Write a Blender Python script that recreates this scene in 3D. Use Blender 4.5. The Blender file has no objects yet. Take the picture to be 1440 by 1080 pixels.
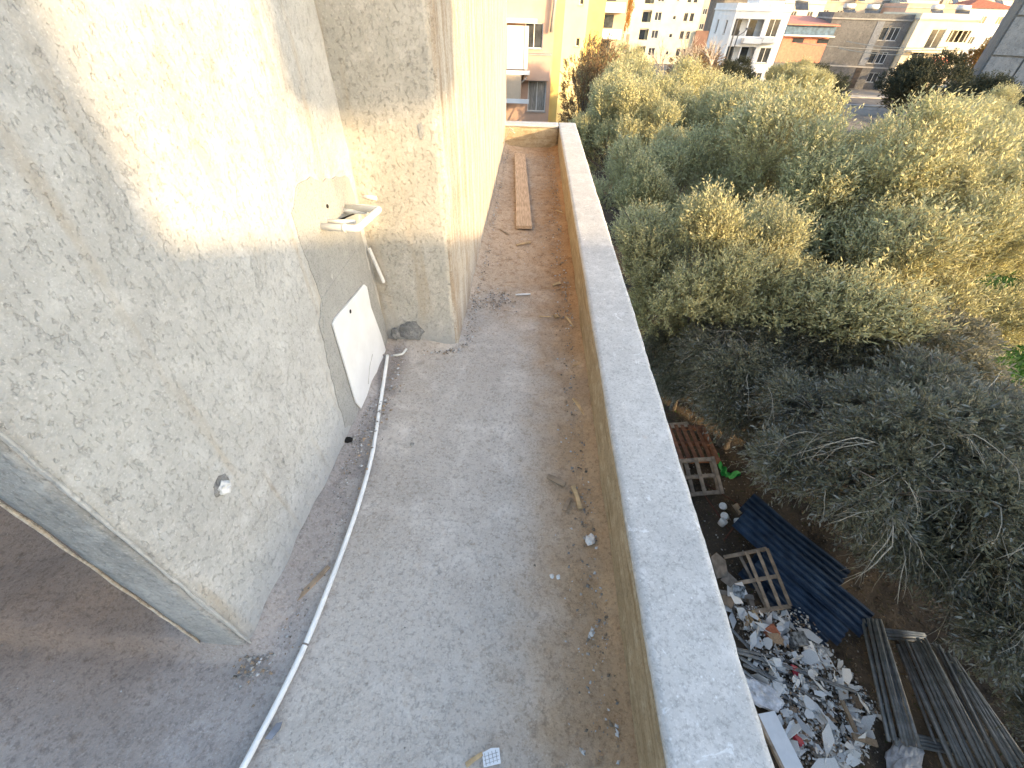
import bpy, math, random
import numpy as np
from mathutils import Vector, Matrix

# ------------------------------------------------------------------ camera, sky, sun, exposure
F_PX, CX, CY = 592.7, 720.0, 540.0
def _cam(px, py): return Vector((px - CX, CY - py, -F_PX))
_up = -_cam(700, 1195).normalized()
_fw = _cam(757, 5); _fw = (_fw - _up * _fw.dot(_up)).normalized()
_rt = _fw.cross(_up)
ROT = Matrix((_rt, _fw, _up))                    # camera axes -> world axes
cam_d = bpy.data.cameras.new('camera')
cam_d.sensor_width = 36.0; cam_d.lens = F_PX / 1440 * 36.0
cam_d.clip_start = 0.05; cam_d.clip_end = 3000
cam = bpy.data.objects.new('camera', cam_d)
cam.matrix_world = ROT.to_4x4()                  # the eye is the origin, the ground lies 8.8 m below
bpy.context.scene.collection.objects.link(cam)
bpy.context.scene.camera = cam

SUN = Vector((3.57, -2.5, 1.0)).normalized()     # towards the sun
elev = math.asin(SUN.z)
world = bpy.data.worlds.new('World'); bpy.context.scene.world = world
world.use_nodes = True
wn = world.node_tree; bg = wn.nodes['Background']
sky = wn.nodes.new('ShaderNodeTexSky'); sky.sky_type = 'NISHITA'; sky.sun_disc = False
sky.sun_elevation = elev
sky.sun_rotation = math.atan2(SUN.x, SUN.y)
sky.air_density = 1.0; sky.dust_density = 2.0; sky.ozone_density = 1.0
wn.links.new(sky.outputs[0], bg.inputs[0]); bg.inputs[1].default_value = 0.15
sd = bpy.data.lights.new('sun', 'SUN'); sd.energy = 2.1; sd.angle = math.radians(0.5)
sd.color = (1.0, 0.71, 0.38)
so = bpy.data.objects.new('sun', sd); bpy.context.scene.collection.objects.link(so)
so.rotation_euler = SUN.to_track_quat('Z', 'Y').to_euler()
vs = bpy.context.scene.view_settings
vs.view_transform = 'Standard'; vs.look = 'None'; vs.gamma = 1.0; vs.use_curve_mapping = False
vs.exposure = 2.15

C = bpy.context.scene.collection
ORD = ['first','second','third','fourth','fifth','sixth','seventh','eighth','ninth','tenth','eleventh','twelfth','thirteenth','fourteenth']
GZ, FZ = -8.8, -1.8                              # ground level, balcony floor level
R = random.Random(7)

# ------------------------------------------------------------------ sight lines (used to read positions off planes)
def ray(px, py): return ROT @ _cam(px, py)
def on_z(px, py, z): d = ray(px, py); return d * (z / d.z)
def on_x(px, py, x): d = ray(px, py); return d * (x / d.x)
def on_y(px, py, y): d = ray(px, py); return d * (y / d.y)

# ------------------------------------------------------------------ mesh helpers
class MB:
    def __init__(s): s.v = []; s.f = []; s.m = []; s.smooth = []
    def add(s, vs_, fs_, m=0, sm=False):
        o = len(s.v); s.v += [tuple(v) for v in vs_]
        for f in fs_: s.f.append(tuple(o + i for i in f)); s.m.append(m); s.smooth.append(sm)
        return s
    def box(s, x0, x1, y0, y1, z0, z1, m=0, M=None):
        vs_ = [Vector((x, y, z)) for z in (z0, z1) for y in (y0, y1) for x in (x0, x1)]
        if M is not None: vs_ = [M @ v for v in vs_]
        return s.add(vs_, [(0,2,3,1),(4,5,7,6),(0,1,5,4),(2,6,7,3),(0,4,6,2),(1,3,7,5)], m)
    def tube(s, pts, rad, n=8, m=0, caps=True):
        pts = [Vector(p) for p in pts]
        if not hasattr(rad, '__len__'): rad = [rad] * len(pts)
        ring = []; t0 = (pts[1] - pts[0]).normalized()
        a = t0.orthogonal().normalized()
        for i, p in enumerate(pts):
            t = (pts[min(i+1, len(pts)-1)] - pts[max(i-1, 0)]).normalized()
            a = (a - t * a.dot(t)).normalized(); b = t.cross(a)
            ring += [p + (a * math.cos(k*2*math.pi/n) + b * math.sin(k*2*math.pi/n)) * rad[i] for k in range(n)]
        fs = []
        for i in range(len(pts)-1):
            for k in range(n):
                k2 = (k+1) % n
                fs.append((i*n+k, i*n+k2, (i+1)*n+k2, (i+1)*n+k))
        s.add(ring, fs, m, True)
        if caps:
            o = len(s.v) - len(ring)
            s.f.append(tuple(o+k for k in reversed(range(n)))); s.m.append(m); s.smooth.append(False)
            s.f.append(tuple(o+(len(pts)-1)*n+k for k in range(n))); s.m.append(m); s.smooth.append(False)
        return s
    def prism(s, poly, z0, z1, m=0, M=None):     # poly CCW in xy
        n = len(poly)
        vs_ = [Vector((p[0], p[1], z0)) for p in poly] + [Vector((p[0], p[1], z1)) for p in poly]
        if M is not None: vs_ = [M @ v for v in vs_]
        fs = [tuple(reversed(range(n))), tuple(range(n, 2*n))] + [(i, (i+1) % n, n+(i+1) % n, n+i) for i in range(n)]
        return s.add(vs_, fs, m)
    def mesh(s, name, mats):
        me = bpy.data.meshes.new(name); me.from_pydata(s.v, [], s.f)
        for mt in (mats if isinstance(mats, (list, tuple)) else [mats]): me.materials.append(mt)
        me.polygons.foreach_set('material_index', s.m); me.polygons.foreach_set('use_smooth', s.smooth)
        me.update(); return me
    def obj(s, name, mats, parent=None, loc=None, bevel=0, **k):
        return link(name, s.mesh(name, mats), parent, loc, bevel, **k)

def link(name, me, parent=None, loc=None, bevel=0, **k):
    o = bpy.data.objects.new(name, me); C.objects.link(o)
    if parent is not None: o.parent = parent
    if loc is not None: o.location = loc
    if bevel:
        b = o.modifiers.new('bevel', 'BEVEL'); b.width = bevel; b.segments = 2; b.limit_method = 'ANGLE'
    for a, b in k.items(): o[a] = b
    return o
def thing(name, label, cat, loc=(0,0,0), rz=0, group=None):
    o = bpy.data.objects.new(name, None); C.objects.link(o); o.empty_display_size = .2
    o.location = loc; o.rotation_euler = (0, 0, rz); o['label'] = label; o['category'] = cat
    if group: o['group'] = group
    return o
def tag(o, label, cat, group=None):
    o['label'] = label; o['category'] = cat
    if group: o['group'] = group
    return o
def struct(o): o['kind'] = 'structure'; return o
def copy_tree(o, parent=None):
    c = o.copy(); C.objects.link(c)
    if parent is not None: c.parent = parent
    for ch in list(o.children): copy_tree(ch, c)
    return c

def vnoise(x, y, z=0.0, seed=0):                  # smooth value noise, numpy
    x = np.asarray(x, float); y = np.asarray(y, float); z = np.asarray(z, float) + 0*x
    xi, yi, zi = np.floor(x), np.floor(y), np.floor(z); xf, yf, zf = x-xi, y-yi, z-zi
    def h(a, b, c):
        t = np.sin(a*127.1 + b*311.7 + c*74.7 + seed*53.3) * 43758.5453
        return t - np.floor(t)
    u, v, w = xf*xf*(3-2*xf), yf*yf*(3-2*yf), zf*zf*(3-2*zf)
    r = 0
    for dx in (0,1):
        for dy in (0,1):
            for dz in (0,1):
                r = r + h(xi+dx, yi+dy, zi+dz) * (u if dx else 1-u) * (v if dy else 1-v) * (w if dz else 1-w)
    return r*2-1
def fbm(x, y, z=0, o=4, seed=0):
    s, a = 0, 1.0
    for k in range(o):
        s = s + a*vnoise(np.asarray(x)*2**k, np.asarray(y)*2**k, np.asarray(z)*2**k, seed+k*7); a *= .5
    return s
def grid_faces(nu, nv):
    i = np.arange(nu-1)[:, None]*nv + np.arange(nv-1)[None, :]
    return np.stack([i, i+nv, i+nv+1, i+1], -1).reshape(-1, 4)
def np_mesh(name, V, Fq, mats, smooth=True, mi=None):
    me = bpy.data.meshes.new(name); nf = len(Fq); k = Fq.shape[1]
    me.vertices.add(len(V)); me.vertices.foreach_set('co', np.asarray(V, np.float32).ravel())
    me.loops.add(nf*k); me.loops.foreach_set('vertex_index', np.asarray(Fq, np.int32).ravel())
    me.polygons.add(nf); me.polygons.foreach_set('loop_start', np.arange(nf, dtype=np.int32)*k)
    me.polygons.foreach_set('use_smooth', np.full(nf, smooth))
    for m in (mats if isinstance(mats, (list, tuple)) else [mats]): me.materials.append(m)
    if mi is not None: me.polygons.foreach_set('material_index', np.asarray(mi, np.int32))
    me.update(calc_edges=True); me.validate(); return me

# ------------------------------------------------------------------ materials
def newmat(name):
    m = bpy.data.materials.new(name); m.use_nodes = True
    nt = m.node_tree; return m, nt, nt.nodes['Principled BSDF']
class NT:
    def __init__(s, nt): s.nt = nt; s.tc = nt.nodes.new('ShaderNodeTexCoord')
    def n(s, t, **k):
        o = s.nt.nodes.new(t)
        for a, b in k.items(): setattr(o, a, b)
        return o
    def l(s, a, b): s.nt.links.new(a, b)
    def mapping(s, scale=(1,1,1)):
        m = s.n('ShaderNodeMapping'); m.inputs['Scale'].default_value = scale; s.l(s.tc.outputs['Object'], m.inputs[0]); return m.outputs[0]
    def noise(s, scale, detail=4, rough=.55, vec=None, dist=0):
        o = s.n('ShaderNodeTexNoise'); o.inputs['Scale'].default_value = scale; o.inputs['Detail'].default_value = detail
        o.inputs['Roughness'].default_value = rough; o.inputs['Distortion'].default_value = dist
        s.l(vec or s.tc.outputs['Object'], o.inputs['Vector']); return o.outputs[0]
    def voro(s, scale, vec=None, feature='F1'):
        o = s.n('ShaderNodeTexVoronoi'); o.inputs['Scale'].default_value = scale; o.feature = feature
        s.l(vec or s.tc.outputs['Object'], o.inputs['Vector']); return o.outputs['Distance']
    def ramp(s, fac, lo, hi, a=0.0, b=1.0):
        o = s.n('ShaderNodeMapRange'); o.inputs[1].default_value = lo; o.inputs[2].default_value = hi
        o.inputs[3].default_value = a; o.inputs[4].default_value = b; o.interpolation_type = 'SMOOTHSTEP'
        s.l(fac, o.inputs[0]); return o.outputs[0]
    def mix(s, fac, a, b, blend='MIX'):
        o = s.n('ShaderNodeMix', data_type='RGBA', blend_type=blend)
        for sock, v in ((o.inputs[0], fac), (o.inputs[6], a), (o.inputs[7], b)):
            if isinstance(v, (int, float)): sock.default_value = v
            elif isinstance(v, tuple): sock.default_value = (*v, 1) if len(v) == 3 else v
            else: s.l(v, sock)
        return o.outputs[2]
    def math(s, op, a, b=0.5):
        o = s.n('ShaderNodeMath', operation=op)
        for sock, v in ((o.inputs[0], a), (o.inputs[1], b)):
            if isinstance(v, (int, float)): sock.default_value = v
            else: s.l(v, sock)
        return o.outputs[0]
    def bump(s, height, strength, dist, normal=None):
        o = s.n('ShaderNodeBump'); o.inputs['Strength'].default_value = strength; o.inputs['Distance'].default_value = dist
        s.l(height, o.inputs['Height'])
        if normal is not None: s.l(normal, o.inputs['Normal'])
        return o.outputs[0]
    def sep(s):
        o = s.n('ShaderNodeSeparateXYZ'); s.l(s.tc.outputs['Object'], o.inputs[0]); return o.outputs

def simple(name, col, rough=.8, var=.12, scale=6, bump=0, bscale=60, metal=0, spec=.3, col2=None, stretch=(1,1,1)):
    m, nt, b = newmat(name); N = NT(nt)
    v = N.mapping(stretch)
    oi = N.n('ShaderNodeObjectInfo')
    f = N.noise(scale, 5, .6, v)
    dark = tuple(c*(1-var*2) for c in col); light = col2 or tuple(min(1, c*(1+var)) for c in col)
    c = N.mix(N.ramp(f, .3, .7), dark, light)
    r = N.ramp(oi.outputs['Random'], 0, 1, 1-var, 1+var*.6)
    hsv = N.n('ShaderNodeHueSaturation'); N.l(r, hsv.inputs['Value']); N.l(c, hsv.inputs['Color'])
    N.l(hsv.outputs[0], b.inputs['Base Color'])
    b.inputs['Roughness'].default_value = rough; b.inputs['Metallic'].default_value = metal
    b.inputs['Specular IOR Level'].default_value = spec
    if bump: N.l(N.bump(N.noise(bscale, 4, .6, v), .6, bump), b.inputs['Normal'])
    return m

def concrete(name, base, dark, light, big=1.3, pits=0, grain=.004, gscale=45, streak=(1,1,1), speck=None, coarse=.01, floor=False, wall=False, parapet=False, coping=False, spk=1.0):
    m, nt, b = newmat(name); N = NT(nt)
    v = N.mapping(streak)
    c = N.mix(N.ramp(N.noise(big, 6, .6, v, .3), .32, .68), dark, base)
    c = N.mix(N.ramp(N.noise(big*5.3, 6, .65, v), .45, .78), c, light)
    c = N.mix(N.ramp(N.noise(gscale*1.3, 4, .75), .36, .50, .42*spk, 0), c, tuple(x*.45 for x in dark))
    c = N.mix(N.ramp(N.noise(gscale*.42, 5, .75), .34, .48, .30*spk, 0), c, tuple(x*.5 for x in dark))
    c = N.mix(N.ramp(N.noise(gscale*2.6, 3, .7), .56, .72, 0, .5), c, tuple(min(.8, x*1.25) for x in light))
    X, Y, Z = N.sep()
    if wall:
        # trowelled damp marks: scattered dark dabs and a few long scrapes
        vs_ = N.mapping((1, 1.3, .75))
        dab = N.ramp(N.noise(11, 5, .7, vs_, .4), .55, .72)
        area = N.ramp(N.noise(1.8, 3, .5), .45, .62)
        c = N.mix(N.math('MULTIPLY', N.math('MULTIPLY', dab, area), .6), c, (.20,.195,.18))
        sv = N.mapping((5, 5, .55))
        c = N.mix(N.ramp(N.noise(1.6, 4, .6, sv), .50, .70, 0, .55), c, (.40,.33,.24))
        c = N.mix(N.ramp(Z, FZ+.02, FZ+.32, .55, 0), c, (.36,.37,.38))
    if floor:
        # brown silt blown against the parapet and over the far stretch of the walkway
        n1 = N.noise(2.2, 5, .6)
        n0 = N.math('ADD', N.math('MULTIPLY', N.noise(1.1, 5, .65), .9), N.math('MULTIPLY', N.noise(9, 5, .7), .16))
        edge = N.ramp(N.math('ADD', X, n0), .42, .98)
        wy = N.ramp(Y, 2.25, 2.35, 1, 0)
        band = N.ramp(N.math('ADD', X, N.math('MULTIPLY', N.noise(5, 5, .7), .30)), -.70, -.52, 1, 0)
        c = N.mix(N.math('MULTIPLY', N.math('MULTIPLY', band, wy), .8), c, (.62,.62,.66), 'MULTIPLY')  # contact shading along the wall base, put into the floor colour
        c = N.mix(N.ramp(N.noise(30, 5, .8), .52, .68, 0, .5), c, (.66,.58,.50), 'MULTIPLY')
        far = N.ramp(N.math('ADD', Y, N.math('MULTIPLY', n1, 2.5)), 3.2, 4.8)
        c = N.mix(N.math('MULTIPLY', edge, .95), c, (.74,.56,.37), 'MULTIPLY')
        c = N.mix(N.math('MULTIPLY', far, .85), c, (.88,.73,.57), 'MULTIPLY')
        c = N.mix(N.math('MULTIPLY', far, N.ramp(N.noise(16, 6, .8), .5, .62, 0, .6)), c, (.55,.42,.30), 'MULTIPLY')
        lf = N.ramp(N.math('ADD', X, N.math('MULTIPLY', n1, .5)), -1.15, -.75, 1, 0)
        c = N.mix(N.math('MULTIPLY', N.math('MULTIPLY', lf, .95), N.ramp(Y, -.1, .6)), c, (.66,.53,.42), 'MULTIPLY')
        c = N.mix(N.ramp(N.noise(14, 5, .7), .60, .75, 0, .5), c, (.17,.15,.13))
    if parapet:
        hv = N.mapping((1, .5, 7))
        c = N.mix(N.ramp(N.noise(5, 5, .65, hv), .45, .7, 0, .7), c, (.22,.155,.08))
        c = N.mix(N.ramp(N.noise(7, 4, .6, hv), .60, .75, 0, .6), c, (.50,.44,.33))
    if coping:
        c = N.mix(N.ramp(N.voro(26), .0, .14, .8, 0), c, (.75,.76,.76))
        c = N.mix(N.ramp(N.noise(8, 7, .75, None, 2.0), .60, .66, 0, .7), c, (.74,.75,.75))
        c = N.mix(N.ramp(N.voro(5.1), .0, .09, .45, 0), c, (.45,.36,.29))
    N.l(c, b.inputs['Base Color']); b.inputs['Roughness'].default_value = .93; b.inputs['Specular IOR Level'].default_value = .2
    h = N.noise(gscale, 6, .72)
    nrm = N.bump(h, .9, grain)
    nrm = N.bump(N.noise(gscale/5, 5, .6), .7, coarse, nrm)
    if pits: nrm = N.bump(N.ramp(N.noise(gscale*.9, 4, .7, N.mapping((1.2, 1.2, .75))), .36, .44), .8, pits, nrm)
    N.l(nrm, b.inputs['Normal'])
    return m

def leafmat(name, top, under, warm):
    m, nt, b = newmat(name); N = NT(nt)
    g = N.n('ShaderNodeNewGeometry')
    var = N.mix(N.ramp(g.outputs['Random Per Island'], 0, 1), top, warm)
    c = N.mix(g.outputs['Backfacing'], var, under)
    N.l(c, b.inputs['Base Color']); b.inputs['Roughness'].default_value = .6; b.inputs['Specular IOR Level'].default_value = .18
    tr = N.n('ShaderNodeBsdfTranslucent'); N.l(c, tr.inputs[0])
    mx = N.n('ShaderNodeMixShader'); mx.inputs[0].default_value = .14
    N.l(b.outputs[0], mx.inputs[1]); N.l(tr.outputs[0], mx.inputs[2])
    N.l(mx.outputs[0], nt.nodes['Material Output'].inputs[0])
    return m

M = {}
M['wall'] = concrete('rough_plaster', (.51,.515,.505), (.40,.40,.39), (.585,.59,.58), big=1.6, pits=.003, grain=.0035, spk=.45, gscale=55, wall=True)
M['column'] = concrete('coarse_plaster', (.52,.49,.43), (.42,.40,.35), (.60,.57,.51), big=2.4, pits=.005, grain=.005, gscale=48, spk=.7, wall=True)
M['side'] = concrete('streaked_plaster', (.50,.465,.40), (.33,.26,.19), (.62,.60,.55), big=1.8, pits=.003, grain=.002, gscale=60, streak=(5,5,.5))
M['patch'] = concrete('fresh_mortar', (.36,.362,.35), (.31,.312,.30), (.40,.402,.39), big=2.5, grain=.001, gscale=80, coarse=.003)
M['endface'] = concrete('grey_render_coat', (.36,.365,.36), (.27,.275,.27), (.43,.435,.43), big=2.6, pits=.003, grain=.003, gscale=55, spk=.7)
M['dark_mortar'] = concrete('damp_mortar', (.25,.25,.245), (.17,.17,.165), (.32,.32,.31), big=4, grain=.003, gscale=60)
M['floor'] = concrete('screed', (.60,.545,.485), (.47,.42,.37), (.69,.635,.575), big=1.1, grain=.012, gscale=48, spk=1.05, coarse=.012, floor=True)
M['parapet'] = concrete('stained_cement', (.42,.335,.22), (.30,.235,.145), (.50,.43,.31), big=2.6, grain=.003, gscale=60, parapet=True)
M['coping'] = concrete('smooth_cement', (.53,.525,.505), (.45,.445,.43), (.63,.62,.60), big=2.0, grain=.0015, gscale=60, coarse=.003, coping=True)
M['render'] = concrete('house_render', (.52,.50,.46), (.44,.42,.38), (.58,.56,.52), big=.6, gscale=20)
M['pvc'] = simple('white_pvc', (.74,.73,.68), .45, .06, 20, spec=.5)
M['hose'] = simple('conduit_plastic', (.80,.80,.77), .5, .05, 14, spec=.4)
M['whitepanel'] = simple('white_sheet', (.80,.81,.82), .5, .03, 8, spec=.4)
M['chalk'] = simple('white_gypsum', (.72,.72,.71), .9, .09, 18, bump=.002)
M['chalk2'] = simple('grey_gypsum', (.50,.51,.52), .9, .12, 14, bump=.002)
M['black'] = simple('black_void', (.015,.014,.013), .9, .1)
M['wood'] = simple('pine_board', (.50,.34,.20), .8, .16, 7, bump=.002, bscale=30, stretch=(1,12,12), col2=(.60,.43,.29))
M['chip'] = simple('pine_splinter', (.50,.36,.20), .8, .16, 20, bump=.001)
M['chipd'] = simple('weathered_splinter', (.32,.24,.165), .85, .16, 20, bump=.001)
M['pallet'] = simple('pallet_wood', (.37,.29,.215), .85, .20, 6, bump=.002, bscale=40)
M['palletr'] = simple('red_pallet_wood', (.25,.12,.075), .85, .2, 6, bump=.002, bscale=40)
M['palletg'] = simple('grey_pallet_wood', (.27,.235,.20), .85, .2, 6, bump=.002, bscale=40)
M['stone'] = simple('stone', (.35,.33,.30), .9, .2, 20, bump=.004, bscale=30)
M['soilclod'] = simple('soil_clod', (.20,.17,.135), .95, .25, 20, bump=.004)
M['steel'] = simple('weathered_steel', (.24,.245,.245), .55, .18, 9, metal=.35, spec=.5)
M['profile'] = simple('galvanised_profile', (.33,.335,.335), .5, .15, 9, metal=.3, spec=.5)
M['rust'] = simple('rusty_iron', (.13,.06,.045), .85, .25, 12)
M['blue'] = simple('navy_sheet_metal', (.020,.042,.088), .42, .22, 3, spec=.5, col2=(.038,.070,.125))
M['greennet'] = simple('green_netting', (.02,.28,.05), .6, .2, 20)
M['cardboard'] = simple('cardboard', (.33,.24,.165), .85, .14, 6)
M['redplastic'] = simple('red_plastic', (.42,.03,.06), .5, .1, 6, spec=.5)
M['brick'] = simple('fired_brick', (.36,.13,.075), .9, .15, 20, bump=.003)
M['plasticbag'] = simple('cloudy_plastic', (.46,.45,.43), .35, .12, 8, spec=.6)
M['litterblue'] = simple('printed_blue', (.12,.25,.38), .5, .5, 12, col2=(.6,.65,.68))
M['glass'] = simple('window_glass', (.06,.065,.07), .12, .2, 2, spec=.8)
M['curtain'] = simple('grey_curtain', (.33,.32,.30), .8, .3, 3, stretch=(14,14,.6))
M['frame'] = simple('white_frame', (.70,.70,.68), .6, .05, 3)
M['dframe'] = simple('brown_frame', (.16,.11,.085), .6, .1, 3)
M['white_wall'] = simple('white_facade', (.72,.73,.74), .9, .05, .8)
M['cream_wall'] = simple('cream_facade', (.72,.66,.48), .9, .06, .7)
M['beige_wall'] = simple('beige_facade', (.74,.66,.50), .9, .06, .6)
M['yellow_wall'] = simple('yellow_facade', (.74,.56,.20), .9, .06, .6)
M['paleyellow_wall'] = simple('pale_yellow_facade', (.76,.68,.40), .9, .05, .6)
M['pink_wall'] = simple('salmon_facade', (.56,.38,.29), .9, .06, .6)
M['gray_wall'] = concrete('bare_plaster_facade', (.185,.18,.175), (.13,.128,.125), (.24,.235,.23), big=.35, gscale=3, grain=.02, coarse=.02)
M['bluegray_wall'] = concrete('formwork_concrete', (.26,.275,.30), (.20,.215,.24), (.32,.33,.345), big=.3, gscale=4, grain=.02, coarse=.02)
M['brown_wall'] = simple('brown_facade', (.22,.13,.10), .9, .1, .6)
M['tan_wall'] = simple('tan_facade', (.50,.40,.30), .9, .08, .5)
M['tile_roof'] = simple('clay_tile_roof', (.42,.14,.075), .85, .2, 3)
M['salmon_roof'] = simple('salmon_awning', (.62,.25,.17), .8, .1, 3)
M['bluestrip'] = simple('blue_fascia', (.10,.17,.25), .5, .2, 2)
M['slab'] = simple('roof_slab', (.40,.38,.35), .9, .12, 1)
M['void'] = simple('room_interior', (.07,.06,.055), .9, .2, 1)
M['tank'] = simple('water_tank', (.55,.55,.55), .4, .05, 3, spec=.5)
M['cable'] = simple('pale_cable', (.45,.42,.36), .6, .05, 3)
M['pole'] = simple('dark_pole', (.10,.10,.10), .6, .1, 3)
M['carwhite'] = simple('pale_car_paint', (.55,.58,.62), .25, .03, 2, spec=.6)
M['caryellow'] = simple('yellow_paint', (.60,.56,.06), .4, .08, 2, spec=.5)
M['tyre'] = simple('tyre_rubber', (.025,.025,.025), .9, .1)
M['bark'] = simple('olive_bark', (.17,.14,.11), .95, .3, 8, bump=.02, bscale=14)
M['palebark'] = simple('pale_bark', (.42,.36,.31), .9, .2, 8, bump=.01, bscale=14)
M['twig'] = simple('olive_twig', (.15,.125,.09), .9, .2, 8)
M['paletwig'] = simple('bare_pale_twig', (.38,.34,.26), .9, .2, 8)
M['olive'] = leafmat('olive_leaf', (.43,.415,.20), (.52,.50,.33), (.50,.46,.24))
M['olive_shaded'] = leafmat('olive_leaf_shaded', (.13,.132,.082), (.31,.305,.25), (.20,.19,.12))  # darker copy of the olive leaf, shade put into its colour
M['dark'] = leafmat('dark_leaf', (.035,.045,.030), (.07,.08,.05), (.06,.06,.035))
M['autumn'] = leafmat('autumn_leaf', (.40,.24,.055), (.42,.30,.10), (.34,.12,.04))
M['browning'] = leafmat('browning_leaf', (.20,.155,.07), (.25,.21,.13), (.18,.085,.05))
M['grass'] = leafmat('grass_blade', (.045,.14,.020), (.05,.16,.03), (.09,.17,.03))
M['weed'] = leafmat('dry_litter', (.12,.085,.045), (.14,.10,.06), (.05,.07,.02))

# ------------------------------------------------------------------ ground
def ground_mat():
    m, nt, b = newmat('orchard_soil'); N = NT(nt); X, Y, Z = N.sep()
    c = N.mix(N.ramp(N.noise(.9, 6, .65), .35, .65), (.045,.034,.024), (.085,.064,.045))
    c = N.mix(N.ramp(N.noise(9, 6, .7), .5, .7, 0, .8), c, (.115,.085,.058))
    c = N.mix(N.ramp(N.noise(23, 3, .7), .64, .70, 0, .5), c, (.20,.17,.13))
    g = N.ramp(N.math('ADD', X, N.math('MULTIPLY', N.noise(.35, 4, .6), 6)), 13.5, 16.5)
    f = N.ramp(N.math('ADD', Y, N.math('MULTIPLY', N.noise(.1, 3, .6), 14)), 50, 56, 1, 0)
    c = N.mix(N.math('MULTIPLY', g, f), c, N.mix(N.ramp(N.noise(3, 5, .7), .4, .6), (.05,.13,.022), (.08,.10,.03)))
    far = N.ramp(N.math('ADD', Y, N.math('MULTIPLY', N.noise(.1, 3, .6), 14)), 52, 60)
    c = N.mix(far, c, N.mix(N.ramp(N.noise(.3, 5, .7), .4, .6), (.19,.17,.145), (.26,.235,.20)))
    N.l(c, b.inputs['Base Color']); b.inputs['Roughness'].default_value = .95
    N.l(N.bump(N.noise(12, 8, .75), .8, .06), b.inputs['Normal'])
    return m
xs = np.concatenate([np.linspace(-60, 1, 6), np.arange(1.5, 12, .09), np.linspace(12.5, 40, 30), [60, 120, 400, 1400]])
ys = np.concatenate([[-200, -60, -20, -8, -3], np.arange(-1.5, 13, .09), np.linspace(13.5, 50, 40), [70, 120, 300, 1500]])
gx, gy = np.meshgrid(xs, ys, indexing='ij')
gz = GZ + .10*fbm(gx*.5, gy*.5, o=3, seed=3) + .035*fbm(gx*3, gy*3, o=3, seed=5)
heap = np.exp(-(((gx-4.4)/1.2)**2 + ((gy-2.0)/1.9)**2)) * .45
gz = gz + heap
far_ = (gx > 45) | (gy > 52) | (gx < 1)
gz = np.where(far_, GZ, gz)
def ground_z(x, y):
    return (GZ + .10*fbm(x*.5, y*.5, o=3, seed=3) + .035*fbm(x*3, y*3, o=3, seed=5)
            + math.exp(-(((x-4.4)/1.2)**2 + ((y-2.0)/1.9)**2)) * .45)
me = np_mesh('ground', np.stack([gx, gy, gz], -1).reshape(-1, 3), grid_faces(*gx.shape), ground_mat())
struct(link('ground', me))
# street in front of the far houses
m, nt, b = newmat('worn_asphalt'); N = NT(nt)
N.l(N.mix(N.ramp(N.noise(.8, 6, .7), .35, .65), (.09,.085,.08), (.15,.14,.13)), b.inputs['Base Color']); b.inputs['Roughness'].default_value = .9
s_ = MB(); s_.box(6, 120, 66, 72.5, GZ-.3, GZ+.03); struct(s_.obj('street', m))
s_ = MB(); s_.box(6, 120, 72.5, 74, GZ-.3, GZ+.15); s_.box(6, 120, 65.4, 66, GZ-.3, GZ+.14); struct(s_.obj('pavement', M['slab']))

# ------------------------------------------------------------------ the balcony we stand on
WX, CXR, PX0, PX1 = -.925, -.437, .425, .70     # wall face, column side face, parapet faces
Y0, YC, YE, YT = .455, 2.33, 7.80, 8.06
nx = int((PX0+5.2)/.022); ny = int((YE+2.2)/.03)
fx, fy = np.meshgrid(np.linspace(-5.2, PX0+.02, nx), np.linspace(-2.2, YE+.02, ny), indexing='ij')
fz = FZ + .006*fbm(fx*2, fy*2, o=3, seed=11) + .0035*fbm(fx*14, fy*14, o=3, seed=12)
dw = np.where((fy > Y0) & (fy < YC+.1), np.clip(fx - WX, 0, 9), 9)
dw = np.minimum(dw, np.where(fy >= YC, np.clip(fx - CXR, 0, 9), 9))
dw = np.minimum(dw, np.where((fx < CXR) & (fy < YC), np.clip(YC - fy, 0, 9), 9))
dp = np.clip(PX0 - fx, 0, 9); de = np.clip(YE - fy, 0, 9)
nn = 1 + .5*fbm(fx*4, fy*4, o=2, seed=20)
fz = fz + .06*np.exp(-dw/.055)*nn + .035*np.exp(-dp/.06)*nn + .03*np.exp(-de/.08)*nn
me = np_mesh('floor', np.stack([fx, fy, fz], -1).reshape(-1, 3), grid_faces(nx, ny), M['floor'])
struct(link('floor', me))

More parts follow.
